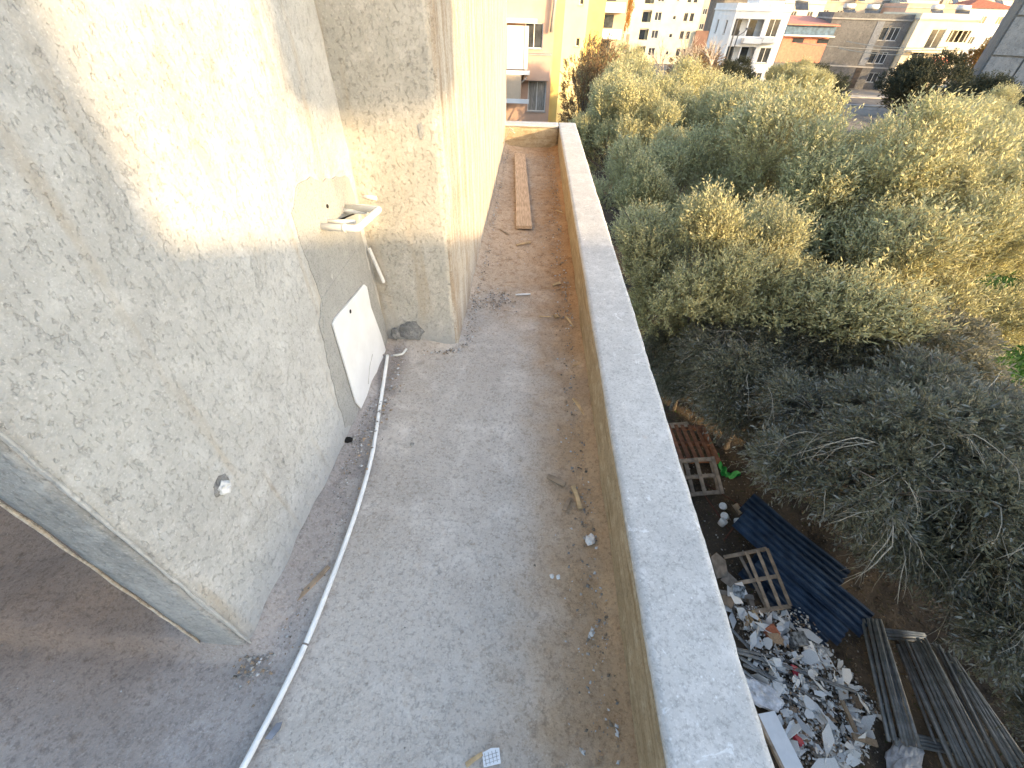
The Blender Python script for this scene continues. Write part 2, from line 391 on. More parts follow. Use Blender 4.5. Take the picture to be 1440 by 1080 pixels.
def rough_box(name, x0, x1, y0, y1, z0, z1, step, amp, mats, seed=0, top_mi=None, parent=None, **k):
    """box of subdivided skins with slightly wandering faces and worn arrises"""
    V = []; Fc = []; MI = []; off = 0
    def skin(axis, val, a0, a1, b0, b1, flip, mi):
        nonlocal off
        na = max(2, int((a1-a0)/step)+2); nb = max(2, int((b1-b0)/step)+2)
        A, B = np.meshgrid(np.linspace(a0, a1, na), np.linspace(b0, b1, nb), indexing='ij')
        P = [None]*3; o = [i for i in range(3) if i != axis]
        P[axis] = np.full_like(A, val); P[o[0]] = A; P[o[1]] = B
        P = np.stack(P, -1).reshape(-1, 3); f = grid_faces(na, nb)
        if flip: f = f[:, ::-1]
        V.append(P); Fc.append(f+off); MI.append(np.full(len(f), mi)); off += len(P)
    skin(0, x0, y0, y1, z0, z1, True, 0); skin(0, x1, y0, y1, z0, z1, False, 0)
    skin(1, y0, x0, x1, z0, z1, False, 0); skin(1, y1, x0, x1, z0, z1, True, 0)
    skin(2, z0, x0, x1, y0, y1, True, 0); skin(2, z1, x0, x1, y0, y1, False, 0 if top_mi is None else top_mi)
    V = np.concatenate(V); Fc = np.concatenate(Fc); MI = np.concatenate(MI)
    c = np.array([(x0+x1)/2, (y0+y1)/2, (z0+z1)/2]); h = np.array([(x1-x0)/2, (y1-y0)/2, (z1-z0)/2])
    d = h - np.abs(V - c); sg = np.sign(V - c)
    n1 = fbm(V[:,0]*5, V[:,1]*5, V[:,2]*5, 3, seed); n2 = fbm(V[:,0]*22+9, V[:,1]*22, V[:,2]*22, 2, seed+3)
    for a in range(3):
        onf = d[:, a] < 1e-4
        V[:, a] += np.where(onf, sg[:, a]*(amp*n1 + amp*.35*n2 - amp), 0)
    near = np.sort(d, 1)[:, 1] < step*.6                     # arrises worn back
    for a in range(3):
        onf = (d[:, a] < 1e-4) & near
        V[:, a] -= np.where(onf, sg[:, a]*(.002 + .004*np.clip(n2, 0, 1)), 0)
    me = np_mesh(name, V, Fc, mats, True, MI)
    o = link(name, me, parent, **k)
    ws = o.modifiers.new('weld', 'WELD'); ws.merge_threshold = .0035
    return o
# parapet: body, end return and the paler coping screed
par = thing('parapet', 'low rough cement parapet with pale coping running along the balcony edge', 'parapet', (0,0,0))
rough_box('body', PX0, PX1-.004, -2.2, YT-.01, FZ-.2, -1.476, .05, .004, M['parapet'], 31, parent=par)
rough_box('coping', PX0-.002, PX1+.004, -2.2, YT, -1.478, -1.438, .028, .0022, M['coping'], 32, parent=par)
epar = thing('end_parapet', 'short cement parapet closing the far end of the walkway', 'parapet', (0,0,0))
rough_box('body', CXR-.4, PX0-.003, YE, YT-.012, FZ-.2, -1.478, .05, .003, M['parapet'], 33, parent=epar)
rough_box('coping', CXR-.4, PX0-.005, YE-.01, YT-.002, -1.480, -1.440, .03, .002, M['coping'], 34, parent=epar)
# the plastered wall and the deeper projecting block
wall = rough_box('plastered_wall', -1.115, WX, Y0, YC+.1, FZ-.05, 1.1, .03, .004, M['wall'], 41)
tag(wall, 'rough grey plastered wall on the left with its free end towards the viewer', 'wall')
col = thing('projecting_wall', 'taller plastered block projecting beside the walkway behind the pipe stubs', 'wall', (0,0,0))
rough_box('front_face', WX-.6, CXR-.02, YC, YC+.25, FZ-.05, 1.1, .03, .003, M['column'], 42, parent=col)
rough_box('side_face', CXR-.3, CXR, YC+.006, YT-.02, FZ-.05, 1.1, .05, .003, M['side'], 43, parent=col)

rough_box('end_face', -1.110, WX-.012, Y0-.006, Y0+.02, FZ-.04, 1.09, .04, .003, M['endface'], 47, parent=wall)
# arris strip at the wall's free end: a thin pale lip of plaster
lip = MB(); pts = [Vector((-1.112+.004*R.uniform(-1,1), Y0-.002, FZ+.02+k*.05)) for k in range(56)]
lip.tube(pts, [.003+.0025*R.random() for _ in pts], 6); lip.obj('plaster_lip', M['side'], wall)
rid = MB(); pts = [Vector((WX-.003+.004*R.uniform(-1,1), Y0+.004, FZ+.01+k*.05)) for k in range(56)]
rid.tube(pts, [.003+.002*R.random() for _ in pts], 6); rid.obj('corner_lip', M['wall'], wall)

def wallpoly(pxs, x, wig=.004, sub=6, seed=0):        # outline on a wall plane of constant x, as (y,z)
    rr = random.Random(seed); P = [on_x(a, b, x) for a, b in pxs]; out = []
    for i in range(len(P)):
        a, b2 = P[i], P[(i+1) % len(P)]
        n = max(1, min(sub, int((b2-a).length/.03)))
        for k in range(n):
            p = a.lerp(b2, k/n); out.append((p.y + rr.uniform(-wig, wig), p.z + rr.uniform(-wig, wig)))
    return out
def slab_x(poly, x0, x1):                              # prism of a (y,z) outline between x0 and x1
    b_ = MB(); ar = sum(poly[i][0]*poly[(i+1)%len(poly)][1]-poly[(i+1)%len(poly)][0]*poly[i][1] for i in range(len(poly)))
    if ar < 0: poly = poly[::-1]
    n = len(poly); vs_ = [(x0, p[0], p[1]) for p in poly] + [(x1, p[0], p[1]) for p in poly]
    b_.add(vs_, [tuple(reversed(range(n))), tuple(range(n, 2*n))] + [(i, (i+1)%n, n+(i+1)%n, n+i) for i in range(n)])
    return b_
pt = slab_x(wallpoly([(455,254),(437,250),(420,256),(411,300),(420,335),(452,420),(450,455),(464,520),(486,600),(512,596),(549,482),(520,380),(508,330),(503,300),(498,275),(490,250),(480,247),(468,250)], WX, .006, 8, 4), WX-.02, WX+.0005)
pt.obj('mortar_patch', M['patch'], wall)
pt = slab_x(wallpoly([(452,420),(470,395),(500,352),(520,380),(530,420),(506,395),(470,450),(456,470)], WX, .004, 5, 6), WX-.02, WX+.0025)
pt.obj('mortar_patch', M['patch'], wall)
# white cover sheet on the meter niche, knock-out hole, chipped lower edge
cov = slab_x(wallpoly([(465,456),(469,447),(509,400),(513,403),(519,432),(533,470),(541,495),(535,499),(543,512),(530,524),(517,548),(505,574),(498,566),(483,515)], WX, .0012, 3, 5), WX+.005, WX+.013)
c_ = cov.obj('cover_sheet', M['whitepanel']); tag(c_, 'white sheet covering the recess low in the wall beside the hose end', 'cover panel')
hp = on_x(493, 438, WX+.0145); hb = MB()
hb.tube([(WX+.010, hp.y, hp.z), (WX+.0145, hp.y, hp.z)], .011, 14); hb.obj('knockout_hole', M['black'], c_)
a, b2, c3 = on_x(524,498,WX+.014), on_x(518,540,WX+.014), on_x(520,515,WX+.014)
cr = MB(); cr.tube([a, c3, b2], .0012, 5); cr.obj('crack', M['stone'], c_)
# black hole near the pipes
hp = on_x(461, 290, WX+.004); hb = MB(); hb.tube([(WX-.01, hp.y, hp.z), (WX+.0045, hp.y, hp.z)], .009, 10)
hb.obj('drill_hole', M['black'], wall)
# white batten of tile in the corner
P0, P1 = on_y(519, 349, YC-.03), on_y(540, 397, YC-.03)
tile = MB(); w_ = Vector((.012,0,0))
tile.box(-.012, .012, -.006, .006, 0, (P1-P0).length)
o = tile.obj('tile_strip', M['chalk'], None, P0, .002)
o.rotation_euler = (P1-P0).to_track_quat('Z', 'Y').to_euler()
tag(o, 'narrow white tile strip stuck upright in the wall corner above the cover sheet', 'tile strip')

# ------------------------------------------------------------------ pipe stubs coming out of the wall
def arc(pts, r=.03, n=5):
    pts = [Vector(p) for p in pts]; out = [pts[0]]
    for i in range(1, len(pts)-1):
        a = (pts[i-1]-pts[i]).normalized(); b_ = (pts[i+1]-pts[i]).normalized()
        p0, p1 = pts[i]+a*r, pts[i]+b_*r
        for k in range(n+1):
            t = k/n; out.append(p0*(1-t)**2 + pts[i]*2*t*(1-t) + p1*t*t)
    out.append(pts[-1]); return out
pipes = thing('pipe_stubs', 'white plastic pipe loop and stubs sticking out of the wall above the shadow line', 'pipes', (0,0,0))
A = on_x(452, 318, WX); Bz = A.z
P2 = on_z(502, 322, A.z-.002); P3 = on_z(534, 294, A.z+.004)
E_ = on_x(486, 292, WX)
b_ = MB(); b_.tube(arc([A-Vector((.02,0,0)), P2, P3, E_], .022), .016, 12); b_.obj('loop_pipe', M['pvc'], pipes)
u = (P2-A).normalized(); q = A + u*(P2-A).length*.62
b_ = MB(); b_.tube([q, q+u*.012], .019, 12); b_.obj('collar', M['pvc'], pipes)
for k, (p, q2, rr) in enumerate([((461,311),(500,312),.009), ((496,289),(520,291),.010), ((484,296),(517,299),.011)]):
    a = on_x(*p, WX); q_ = on_z(*q2, a.z)
    b_ = MB(); b_.tube([a-Vector((.02,0,0)), q_], rr, 10); b_.obj('stub_pipe', M['pvc'], pipes)
a = on_y(503, 277, YC); q_ = on_z(529, 279, a.z)
b_ = MB(); b_.tube([a+Vector((0,.02,0)), q_], .011, 10); b_.obj('stub_pipe', M['pvc'], pipes)
a = on_x(478, 309, WX+.003); q_ = on_x(502, 299, WX+.003)
b_ = MB(); b_.tube([a, q_], .004, 6); b_.obj('chase_slot', M['black'], wall)

# plugged stub on the wall: crumpled white ball in a chipped socket
p = on_x(311, 685, WX)
t = thing('plugged_pipe', 'stub of pipe plugged with crumpled white stuff low on the wall', 'pipe', (WX, p.y, p.z))
def lump(r, seed, sx=1, sy=1, sz=1, amp=.25, freq=3, nu=14, nv=9):
    V = []; 
    for j in range(nv+1):
        for i in range(nu):
            th, ph = i*2*math.pi/nu, math.pi*j/nv
            V.append((math.sin(ph)*math.cos(th), math.sin(ph)*math.sin(th), math.cos(ph)))
    V = np.array(V); n_ = 1 + amp*fbm(V[:,0]*freq+seed, V[:,1]*freq, V[:,2]*freq, 2, seed)
    V = V*n_[:, None]*r*np.array([sx, sy, sz]); fs = [(j*nu+i, (j+1)*nu+i, (j+1)*nu+(i+1)%nu, j*nu+(i+1)%nu) for j in range(nv) for i in range(nu)]
    return MB().add(V.tolist(), fs, 0, False)
lump(.020, 3, .9, 1, 1, .35, 4).obj('plug', M['chalk'], t, (.012, 0, 0))
lump(.030, 8, .35, 1.1, 1, .3, 3).obj('socket', M['dark_mortar'], t, (-.003, .004, .0))

# mortar dabs low on the projecting block
for k, (px, py, sx, sz, y) in enumerate([(578,466,.075,.075,YC-.004), (612,493,.07,.02,YC-.03), (556,470,.03,.045,YC-.01)]):
    p = on_y(px, py, y); lump(1, 20+k, sx, .018 if k != 1 else .045, sz, .3, 2.5, 20, 12).obj('mortar_dab', M['dark_mortar'], col, (p.x, p.y, p.z))
for px, py, w_, h_ in [(592,183,.014,.03)]:
    p = on_y(px, py, YC-.001); lump(1, 31, w_, .003, h_, .4, 3).obj('mortar_dab', M['patch'], col, (p.x, p.y, p.z))

# long white conduit lying on the floor
hz = FZ + .018
hp = [on_z(x, y, hz + .03*(y < 540)) for x, y in [(545,500),(541,528),(533,580),(523,640),(507,700),(486,762),(458,836),(430,905),(400,968),(370,1026),(338,1086),(300,1150)]]
def smooth_path(P, n=5):
    out = []
    for i in range(len(P)-1):
        p0, p1, p2, p3 = P[max(i-1,0)], P[i], P[i+1], P[min(i+2, len(P)-1)]
        for k in range(n):
            t = k/n
            out.append(.5*((2*p1)+(p2-p0)*t+(2*p0-5*p1+4*p2-p3)*t*t+(3*p1-p0-3*p2+p3)*t**3))
    out.append(P[-1]); return out
hose = MB(); hose.tube(smooth_path(hp), .0105, 12)
h_ = hose.obj('conduit', M['hose']); tag(h_, 'long white plastic conduit curving along the balcony floor from the wall corner', 'conduit')
for i in (2, 7):
    b_ = MB(); d_ = (hp[i+1]-hp[i]).normalized(); b_.tube([hp[i], hp[i]+d_*.006], .0112, 12); b_.obj('joint_mark', M['palletg'], h_)
p = on_z(565, 496, hz+.03); q_ = on_z(574, 494, hz+.03)
e_ = MB(); e_.tube(arc([on_z(553,500,hz+.02), on_z(566,498,hz+.02), on_z(572,490,hz+.045)], .01), .008, 10)
tag(e_.obj('pipe_end', M['pvc']), 'short bent white pipe end at the wall corner beside the conduit', 'pipe')

# ------------------------------------------------------------------ boards and litter on the floor
def board_between(name, p, q, w, t, mat, lift=0, wig=.0, roll=0, parent=None, bevel=.002, seed=1):
    rr = random.Random(seed); d = q-p; L = d.length; b_ = MB(); n = max(2, int(L/.12)+1)
    poly = []
    for k in range(n+1): poly.append((k*L/n, -w/2 + rr.uniform(-wig, wig)))
    for k in range(n, -1, -1): poly.append((k*L/n, w/2 + rr.uniform(-wig, wig)))
    b_.prism(poly, 0, t); o = b_.obj(name, mat, parent, p + Vector((0,0,lift)), bevel)
    X_ = d.normalized(); Y_ = Vector((0,0,1)).cross(X_).normalized(); Z_ = X_.cross(Y_)
    Mx = Matrix((X_, Y_, Z_)).transposed() @ Matrix.Rotation(roll, 3, 'X')
    o.rotation_euler = Mx.to_euler(); return o
p, q_ = on_z(737, 322, FZ+.02), on_z(731, 219, FZ+.02)
o = board_between('plank', p, q_, .165, .035, M['wood'], 0, .003, 0, seed=3)
tag(o, 'long pale pine plank lying on the far stretch of the walkway', 'plank')
CH = [((417,845),(463,797),.020,.008,'chipd','long brown splinter of wood lying beside the conduit'),
      ((726,345),(746,341),.022,.010,'chip','small pine chip in front of the end of the long plank'),
      ((725,415),(746,414),.018,.008,'chalk','short white tile strip lying across the walkway among dark crumbs'),
      ((806,561),(822,584),.020,.009,'chip','orange splinter close to the parapet foot, alone'),
      ((770,670),(795,682),.026,.010,'chipd','uppermost of three wood chips near the parapet'),
      ((806,684),(816,716),.018,.008,'chip','pale slender chip, the one nearest the parapet of three'),
      ((801,700),(793,718),.020,.006,'chipd','flat dull chip, the one furthest from the parapet of three'),
      ((777,401),(788,398),.020,.008,'chip','tiny pale chip on the walkway below the parapet'),
      ((806,515),(820,510),.012,.008,'chip','thin stick pointing at the parapet foot'),
      ((796,446),(806,460),.014,.010,'chip','curled pale wood shaving beside the parapet'),
      ((784,447),(780,443),.03,.010,'chip','squarish pale chip next to the curled shaving'),
      ((782,296),(792,300),.02,.008,'chip','pale chip against the parapet level with the long plank'),
      ((758,445),(776,446),.010,.005,'chip','flat thin sliver in the middle of the walkway'),
      ((703,322),(716,330),.02,.006,'chipd','dark flake lying between the plank end and the wall')]
for k, (a, b2, w, t_, m_, lab) in enumerate(CH):
    o = board_between('tile_strip' if m_ == 'chalk' else 'wood_chip', on_z(*a, FZ+.012), on_z(*b2, FZ+.014), w, t_, M[m_], 0, .003, R.uniform(-.2,.2), seed=50+k, bevel=.001)
    tag(o, lab, 'tile strip' if m_ == 'chalk' else 'wood chip', None if m_ == 'chalk' else 'wood chips on the walkway')
for px, py, r_, lab in [(830,760,.022,'whitish fist sized stone on the floor near the parapet'), (822,757,.008,'pebble touching the whitish stone'),
                        (776,811,.009,'left one of two small pale pebbles'), (785,812,.009,'right one of two small pale pebbles'),
                        (498,617,.014,'grey pebble in the dark hole beside the wall foot'), (580,626,.012,'grey pebble bedded in the screed right of the conduit'),
                        (831,892,.008,'pale crumb at the parapet foot in the foreground')]:
    p = on_z(px, py, FZ+.008)
    o = lump(r_, int(px), 1, 1.2, .7, .3, 2, 9, 6).obj('pebble', M['chalk'] if r_ > .02 or 'pale' in lab else M['stone'], None, (p.x, p.y, FZ+.010+r_*.3)); tag(o, lab, 'pebble')
p = on_z(490, 618, FZ+.03); lump(.02, 5, 1.3, 1, .5, .3).obj('floor_hole', M['black'], wall, (p.x-.005, p.y, FZ+.028))
p = on_z(691, 1066, FZ+.008)
t = thing('paper_scrap', 'torn scrap of white squared paper at the bottom of the picture', 'paper', (p.x, p.y, p.z), .3)
b_ = MB(); b_.prism([(-.028,-.016),(.026,-.02),(.03,.018),(.004,.024),(-.027,.019)], 0, .0025); b_.obj('sheet', M['whitepanel'], t)
b_ = MB()
for k in range(4): b_.box(-.02+k*.012, -.0185+k*.012, -.014, .016, .0027, .0032)
for k in range(3): b_.box(-.024, .024, -.010+k*.009, -.009+k*.009, .0027, .0031)
b_.obj('ruled_lines', M['stone'], t)
p = on_z(386, 1028, FZ+.012)
b_ = MB(); b_.prism([(-.012,-.028),(.008,-.02),(.013,.012),(.006,.03),(-.008,.018)], 0, .005)
o = b_.obj('glass_shard', simple('smoky_glass', (.24,.25,.28), .25, .2, 10, spec=.6), None, p); o.rotation_euler = (.15,.1,-.4); tag(o, 'smoky glass shard on the floor right of the conduit', 'shard')
p = on_z(655, 1076, FZ+.01)
o = board_between('wood_chip', p, p+Vector((.05,.03,0)), .014, .005, M['chip'], 0, .002); tag(o, 'bent pale shaving at the lower picture edge beside the paper scrap', 'wood chip', 'wood chips on the walkway')
# fine rubble nobody could count
def crumbs(name, pts, mats, parent=None, seed=0):
    rr = random.Random(seed); b_ = MB()
    for (x, y, z, r_) in pts:
        q = [Vector((rr.uniform(-1,1), rr.uniform(-1,1), rr.uniform(-.6,.6))).normalized()*r_*rr.uniform(.7,1.3) for _ in range(4)]
        c0 = Vector((x,y,z)); T = c0+Vector((0,0,r_*.8)); Bq = c0-Vector((0,0,r_*.5))
        ring = [c0+Vector((math.cos(k*1.5708+rr.random()), math.sin(k*1.5708+rr.random()), rr.uniform(-.2,.3)))*r_*rr.uniform(.7,1.2) for k in range(4)]
        b_.add([T, Bq]+ring, [(0,2,3),(0,3,4),(0,4,5),(0,5,2),(1,3,2),(1,4,3),(1,5,4),(1,2,5)], rr.randrange(len(mats)))
    o = b_.obj(name, mats); o['kind'] = 'stuff'; return o
pts = []
for _ in range(1500):
    y = R.uniform(YC, YE); pts.append((CXR+.02+abs(R.gauss(0,.035)), y, FZ+.012+R.random()*.02, R.uniform(.002,.008)))
for _ in range(900):
    y = R.uniform(Y0, YC); pts.append((WX+.03+abs(R.gauss(0,.05)), y, FZ+.012+R.random()*.01, R.uniform(.0015,.006)))
for _ in range(2600):
    y = R.uniform(.2, YE); pts.append((PX0-.03-abs(R.gauss(0,.08)), y, FZ+.012, R.choice((.0015,.002,.003,.004,.008))*R.uniform(.8,1.3)))
for _ in range(1200): pts.append((R.uniform(CXR+.05, PX0), R.uniform(3.6, 7.6), FZ+.005, R.uniform(.002,.006)))
for _ in range(260): pts.append((R.uniform(-.75,-.43), YC-.01-abs(R.gauss(0,.03)), FZ+.018, R.uniform(.003,.010)))
for _ in range(1500): pts.append((R.uniform(-2.3,.4), R.uniform(.0,7.6), FZ+.004, R.uniform(.001,.0035)))
for _ in range(160): pts.append((R.gauss(-.22,.07), R.gauss(3.0,.10), FZ+.008, R.uniform(.002,.010)))
for _ in range(90): pts.append((-.90+R.gauss(0,.035), Y0-.005-abs(R.gauss(0,.05)), FZ+.012, R.uniform(.002,.009)))
for _ in range(120): pts.append((-.80+R.gauss(0,.03), 1.75+R.gauss(0,.25), FZ+.03, R.uniform(.003,.012)))
pts = [p_ for p_ in pts if not (-1.115 < p_[0] < WX and p_[1] > Y0)]
crumbs('grit', pts, [M['stone'], M['dark_mortar'], M['chipd'], M['chalk2'], M['soilclod']], seed=4)
# dry twigs and straw on the walkway
b_ = MB()
for k in range(70):
    x, y = (R.uniform(.18,.40), R.uniform(1.9,6.5)) if k < 40 else (R.gauss(-.2,.1), R.gauss(3.0,.2))
    a = R.uniform(0, 6.28); L = R.uniform(.015,.06); z = FZ+.012
    p0 = Vector((x,y,z)); p1 = p0+Vector((math.cos(a)*L, math.sin(a)*L, R.uniform(0,.006))); pm = (p0+p1)/2+Vector((R.uniform(-.2,.2)*L, R.uniform(-.2,.2)*L, .003))
    b_.tube([p0, pm, p1], R.uniform(.0007,.0016), 4)
b_.obj('straw', M['chip'], kind='stuff')
# two tie wires sticking out of the side wall
t = thing('tie_wires', 'pair of pale tie wires sticking out of the wall near the far parapet', 'wires', (CXR, 7.2, -1.6))
for k, (px, py) in enumerate([(722,183),(724,187)]):
    q_ = on_y(px, py, 7.0); b_ = MB(); b_.tube([(0,0,0), ((q_.x-CXR)*.6, -.05, q_.z+1.6+.01), (q_.x-CXR, -.2, q_.z+1.6)], .004, 6); b_.obj('wire', M['pvc'], t)

# ------------------------------------------------------------------ facades with real openings
def cut_wall(b_, u0, u1, z0, z1, y0, y1, ops, along='x', fixed=0, m=0):
    us = sorted({u0, u1, *[o[0] for o in ops], *[o[1] for o in ops]}); 
    us = [u for u in us if u0 <= u <= u1]
    for i in range(len(us)-1):
        a, c = us[i], us[i+1]; mid = (a+c)/2
        sp = sorted([(o[2], o[3]) for o in ops if o[0] < mid < o[1]]); z = z0
        for s0, s1 in sp + [(z1, z1)]:
            if s0 - z > 1e-4:
                if along == 'x': b_.box(a, c, y0, y1, z, s0, m)
                else: b_.box(y0, y1, a, c, z, s0, m)
            z = max(z, s1)
_wc = {}
def window_parts(root, u, z, w, h, face, kind, along):
    key = (round(w,2), round(h,2), kind, along)
    if key not in _wc:
        fr = MB(); gl = MB(); t = .07 if w > .8 else .05
        def bx(b__, a0, a1, y0, y1, z0, z1):
            if along == 'x': b__.box(a0, a1, y0, y1, z0, z1)
            else: b__.box(y0, y1, a0, a1, z0, z1)
        bx(fr, 0, t, .08, .16, 0, h); bx(fr, w-t, w, .08, .16, 0, h); bx(fr, t, w-t, .08, .16, 0, t); bx(fr, t, w-t, .08, .16, h-t, h)
        if w > .8: bx(fr, w/2-t/2, w/2+t/2, .083, .157, t, h-t)
        if w > 2: 
            for q in (.25, .75): bx(fr, w*q-t/2, w*q+t/2, .083, .157, t, h-t)
        bx(gl, t*.5, w-t*.5, .11, .13, t*.5, h-t*.5)
        si = MB(); bx(si, -.08, w+.08, -.07, .08, -.07, -.003)
        fm = M['dframe'] if 'brown' in kind else M['frame']
        gm = M['curtain'] if 'curtain' in kind else M['glass']
        _wc[key] = (fr.mesh('frame', fm), gl.mesh('pane', gm), si.mesh('sill', M['slab']))
    a, g, s = _wc[key]
    loc = (u, face, z) if along == 'x' else (face, u, z)
    w_ = link('window', a, root, loc); link('pane', g, w_)
    if 'sill' in kind: link('sill', s, w_)

def building(name, label, x, y, rz, W, D, H, wm, front=(), left=(), loggias=(), floors=3, roof='flat', setback=1.3, side_mat=None, z0=GZ, kind='sill', group=None, right=()):
    t = thing(name, label, 'building', (x, y, z0), rz, group)
    b_ = MB(); cut_wall(b_, 0, W, 0, H, 0, .25, [(o[0], o[0]+o[2], o[1], o[1]+o[3]) for o in list(front)+list(loggias)]); b_.obj('front_wall', wm, t)
    b_ = MB(); cut_wall(b_, .252, D, 0, H, 0, .25, [(o[0], o[0]+o[2], o[1], o[1]+o[3]) for o in left], 'y'); b_.obj('side_wall', side_mat or wm, t)
    b_ = MB(); b_.box(W-.25, W, .252, D, 0, H-.002); b_.box(.252, W-.252, D-.25, D, 0, H-.003); b_.obj('rear_wall', side_mat or wm, t)
    b_ = MB(); b_.box(.252, W-.252, .252, setback, .0, .1)
    for k in range(1, floors): b_.box(.252, W-.252, .252, D-.252, k*H/floors-.1, k*H/floors+.05)
    b_.obj('floor_slab', M['slab'], t)
    b_ = MB(); b_.box(setback, W-setback, setback, D-.3, .1, H-.3); b_.obj('inner_wall', M['void'] if not loggias else wm, t)
    for o in front: window_parts(t, o[0], o[1], o[2], o[3], 0, o[4] if len(o) > 4 else kind, 'x')
    for o in left: window_parts(t, o[0], o[1], o[2], o[3], 0, o[4] if len(o) > 4 else kind, 'y')
    for o in loggias:
        b_ = MB(); b_.box(o[0], o[0]+o[2], -.5 if len(o) > 4 and o[4] else .02, .14, o[1]-.12, o[1]+.75 if len(o) > 4 and o[4] else o[1]+.12)
        b_.obj('balcony_parapet', wm, t)
        b_ = MB(); b_.box(o[0]+.3, o[0]+o[2]*.75, setback-.06, setback-.003, o[1]+.1, o[1]+o[3]-.1); d = b_.obj('balcony_door', M['glass'], t)
    if roof == 'flat':
        b_ = MB(); b_.box(-.12, W+.12, -.12, D+.12, H, H+.18); b_.obj('roof', M['slab'] if wm is not M['white_wall'] else wm, t)
        b_ = MB(); b_.box(-.05, W+.05, -.05, .12, H+.18, H+.75); b_.box(-.05, .12, .12, D, H+.18, H+.75); b_.obj('roof_parapet', wm, t)
    elif roof == 'tile':
        b_ = MB(); e = .5; hh = 1.6
        b_.add([(-e,-e,H),(W+e,-e,H),(W+e,D+e,H),(-e,D+e,H),(D/2,D/2,H+hh),(W-D/2 if W > D else W/2,D/2,H+hh)] if W > D*1.1 else [(-e,-e,H),(W+e,-e,H),(W+e,D+e,H),(-e,D+e,H),(W/2,D*.45,H+hh),(W/2,D*.55,H+hh)],
               [(0,1,5,4),(1,2,5),(2,3,4,5),(3,0,4),(3,2,1,0)])
        b_.obj('roof', M['tile_roof'], t)
    return t

def px_x(px, py, y): return on_y(px, py, y).x
# three-storey white block with loggias
yw = 76.0; xa, xb = px_x(1036, 14, yw), px_x(1114, 14, yw); W = xb-xa
t = building('white_block', 'white three storey apartment block with loggias and street lamp before it', xa, yw, 0, W, 9, 8.7, M['white_wall'],
    front=[(W*.66, 6.1, 1.5, 1.9), (W*.66, 3.3, 1.5, 1.7), (W*.66, .6, 1.4, 1.6)],
    loggias=[(.25, 6.0, W*.24, 1.9), (W*.30, 6.0, W*.27, 1.9), (.25, 3.1, W*.24, 1.9), (W*.30, 3.1, W*.27, 1.9), (.25, .3, W*.5, 1.9)],
    left=[(2.2, 6.2, .7, 1.5), (6, 6.2, .7, 1.5), (6, 3.3, .7, 1.5), (2.2, 3.3, .7, 1.5)])
for (u, z, w) in [(W*.25, 5.5, W*.34), (W*.25, 2.6, W*.34), (W*.60, 5.6, 2.3)]:
    b_ = MB(); b_.box(u, u+w, -.9, -.003, z-.1, z+.45); b_.obj('balcony', M['white_wall'], t)
b_ = MB(); b_.box(W*.45, W*.92, 1.5, 6, 8.9, 9.9); b_.obj('roof_room', M['white_wall'], t)
b_ = MB(); b_.add([(W*.42,1.2,9.9),(W*.95,1.2,9.9),(W*.95,6.4,9.9),(W*.42,6.4,9.9),(W*.68,3.8,10.6)], [(0,1,4),(1,2,4),(2,3,4),(3,0,4),(3,2,1,0)]); b_.obj('tiled_roof', M['tile_roof'], t)
# low shop with blue fascia and salmon wall between white and grey houses
xc, xd = px_x(1112, 24, 84), px_x(1178, 24, 84)
t = thing('shop_building', 'low building with blue fascia strip and salmon wall between white and grey blocks', 'building', (xc, 84, GZ))
W = xd-xc
b_ = MB(); b_.box(0, W, 0, 10, 0, 7.1); b_.obj('wall', M['salmon_roof'], t)
b_ = MB(); b_.box(-.2, W+.2, -.5, -.003, 6.2, 7.4); b_.obj('fascia', M['bluestrip'], t)
b_ = MB(); b_.box(-.3, W+.3, -.9, -.51, 6.05, 6.2); b_.obj('white_ledge', M['white_wall'], t)
b_ = MB(); b_.add([(-.4,-1,7.45),(W+.4,-1,7.45),(W+.4,9,8.3),(-.4,9,8.3),(-.4,-1,7.3),(W+.4,-1,7.3),(W+.4,9,8.15),(-.4,9,8.15)], [(0,1,2,3),(7,6,5,4),(0,4,5,1),(1,5,6,2),(2,6,7,3),(3,7,4,0)]); b_.obj('roof', M['salmon_roof'], t)
for u in (1.5, 5.2):
    b_ = MB(); b_.box(u, u+1.6, -.06, -.003, 5.3, 5.8); b_.obj('vent_window', M['glass'], t)
b_ = MB(); b_.box(-.1, W+.1, -.3, -.003, 0, 2.9); b_.obj('lower_wall', M['gray_wall'], t)
# bare grey house
yg = 82; xa, xb = px_x(1172, 26, yg+2), px_x(1291, 27, yg-1); W = xb-xa
t = building('grey_house', 'unpainted grey plastered three storey house with white window frames', xa, yg+2.2, -.22, W*1.02, 9, 8.1, M['gray_wall'],
    front=[(W*.70, 5.9, .8, 1.5), (W*.80, 5.9, 1.3, 1.5), (W*.70, 3.2, .8, 1.4), (W*.80, 3.2, 1.2, 1.4), (W*.80, .9, 1.4, 1.2)], loggias=())
b_ = MB(); b_.box(W*.60, W*.69, -.04, -.003, 2.9, 8.0); b_.obj('stair_strip', M['bluegray_wall'], t)
b_ = MB(); b_.box(W*.60, W*.68, -.05, -.004, .05, 2.6); b_.obj('doorway', M['void'], t)
b_ = MB(); b_.box(-.03, W*1.03, -.07, -.01, 2.62, 2.8); b_.obj('string_course', M['slab'], t)
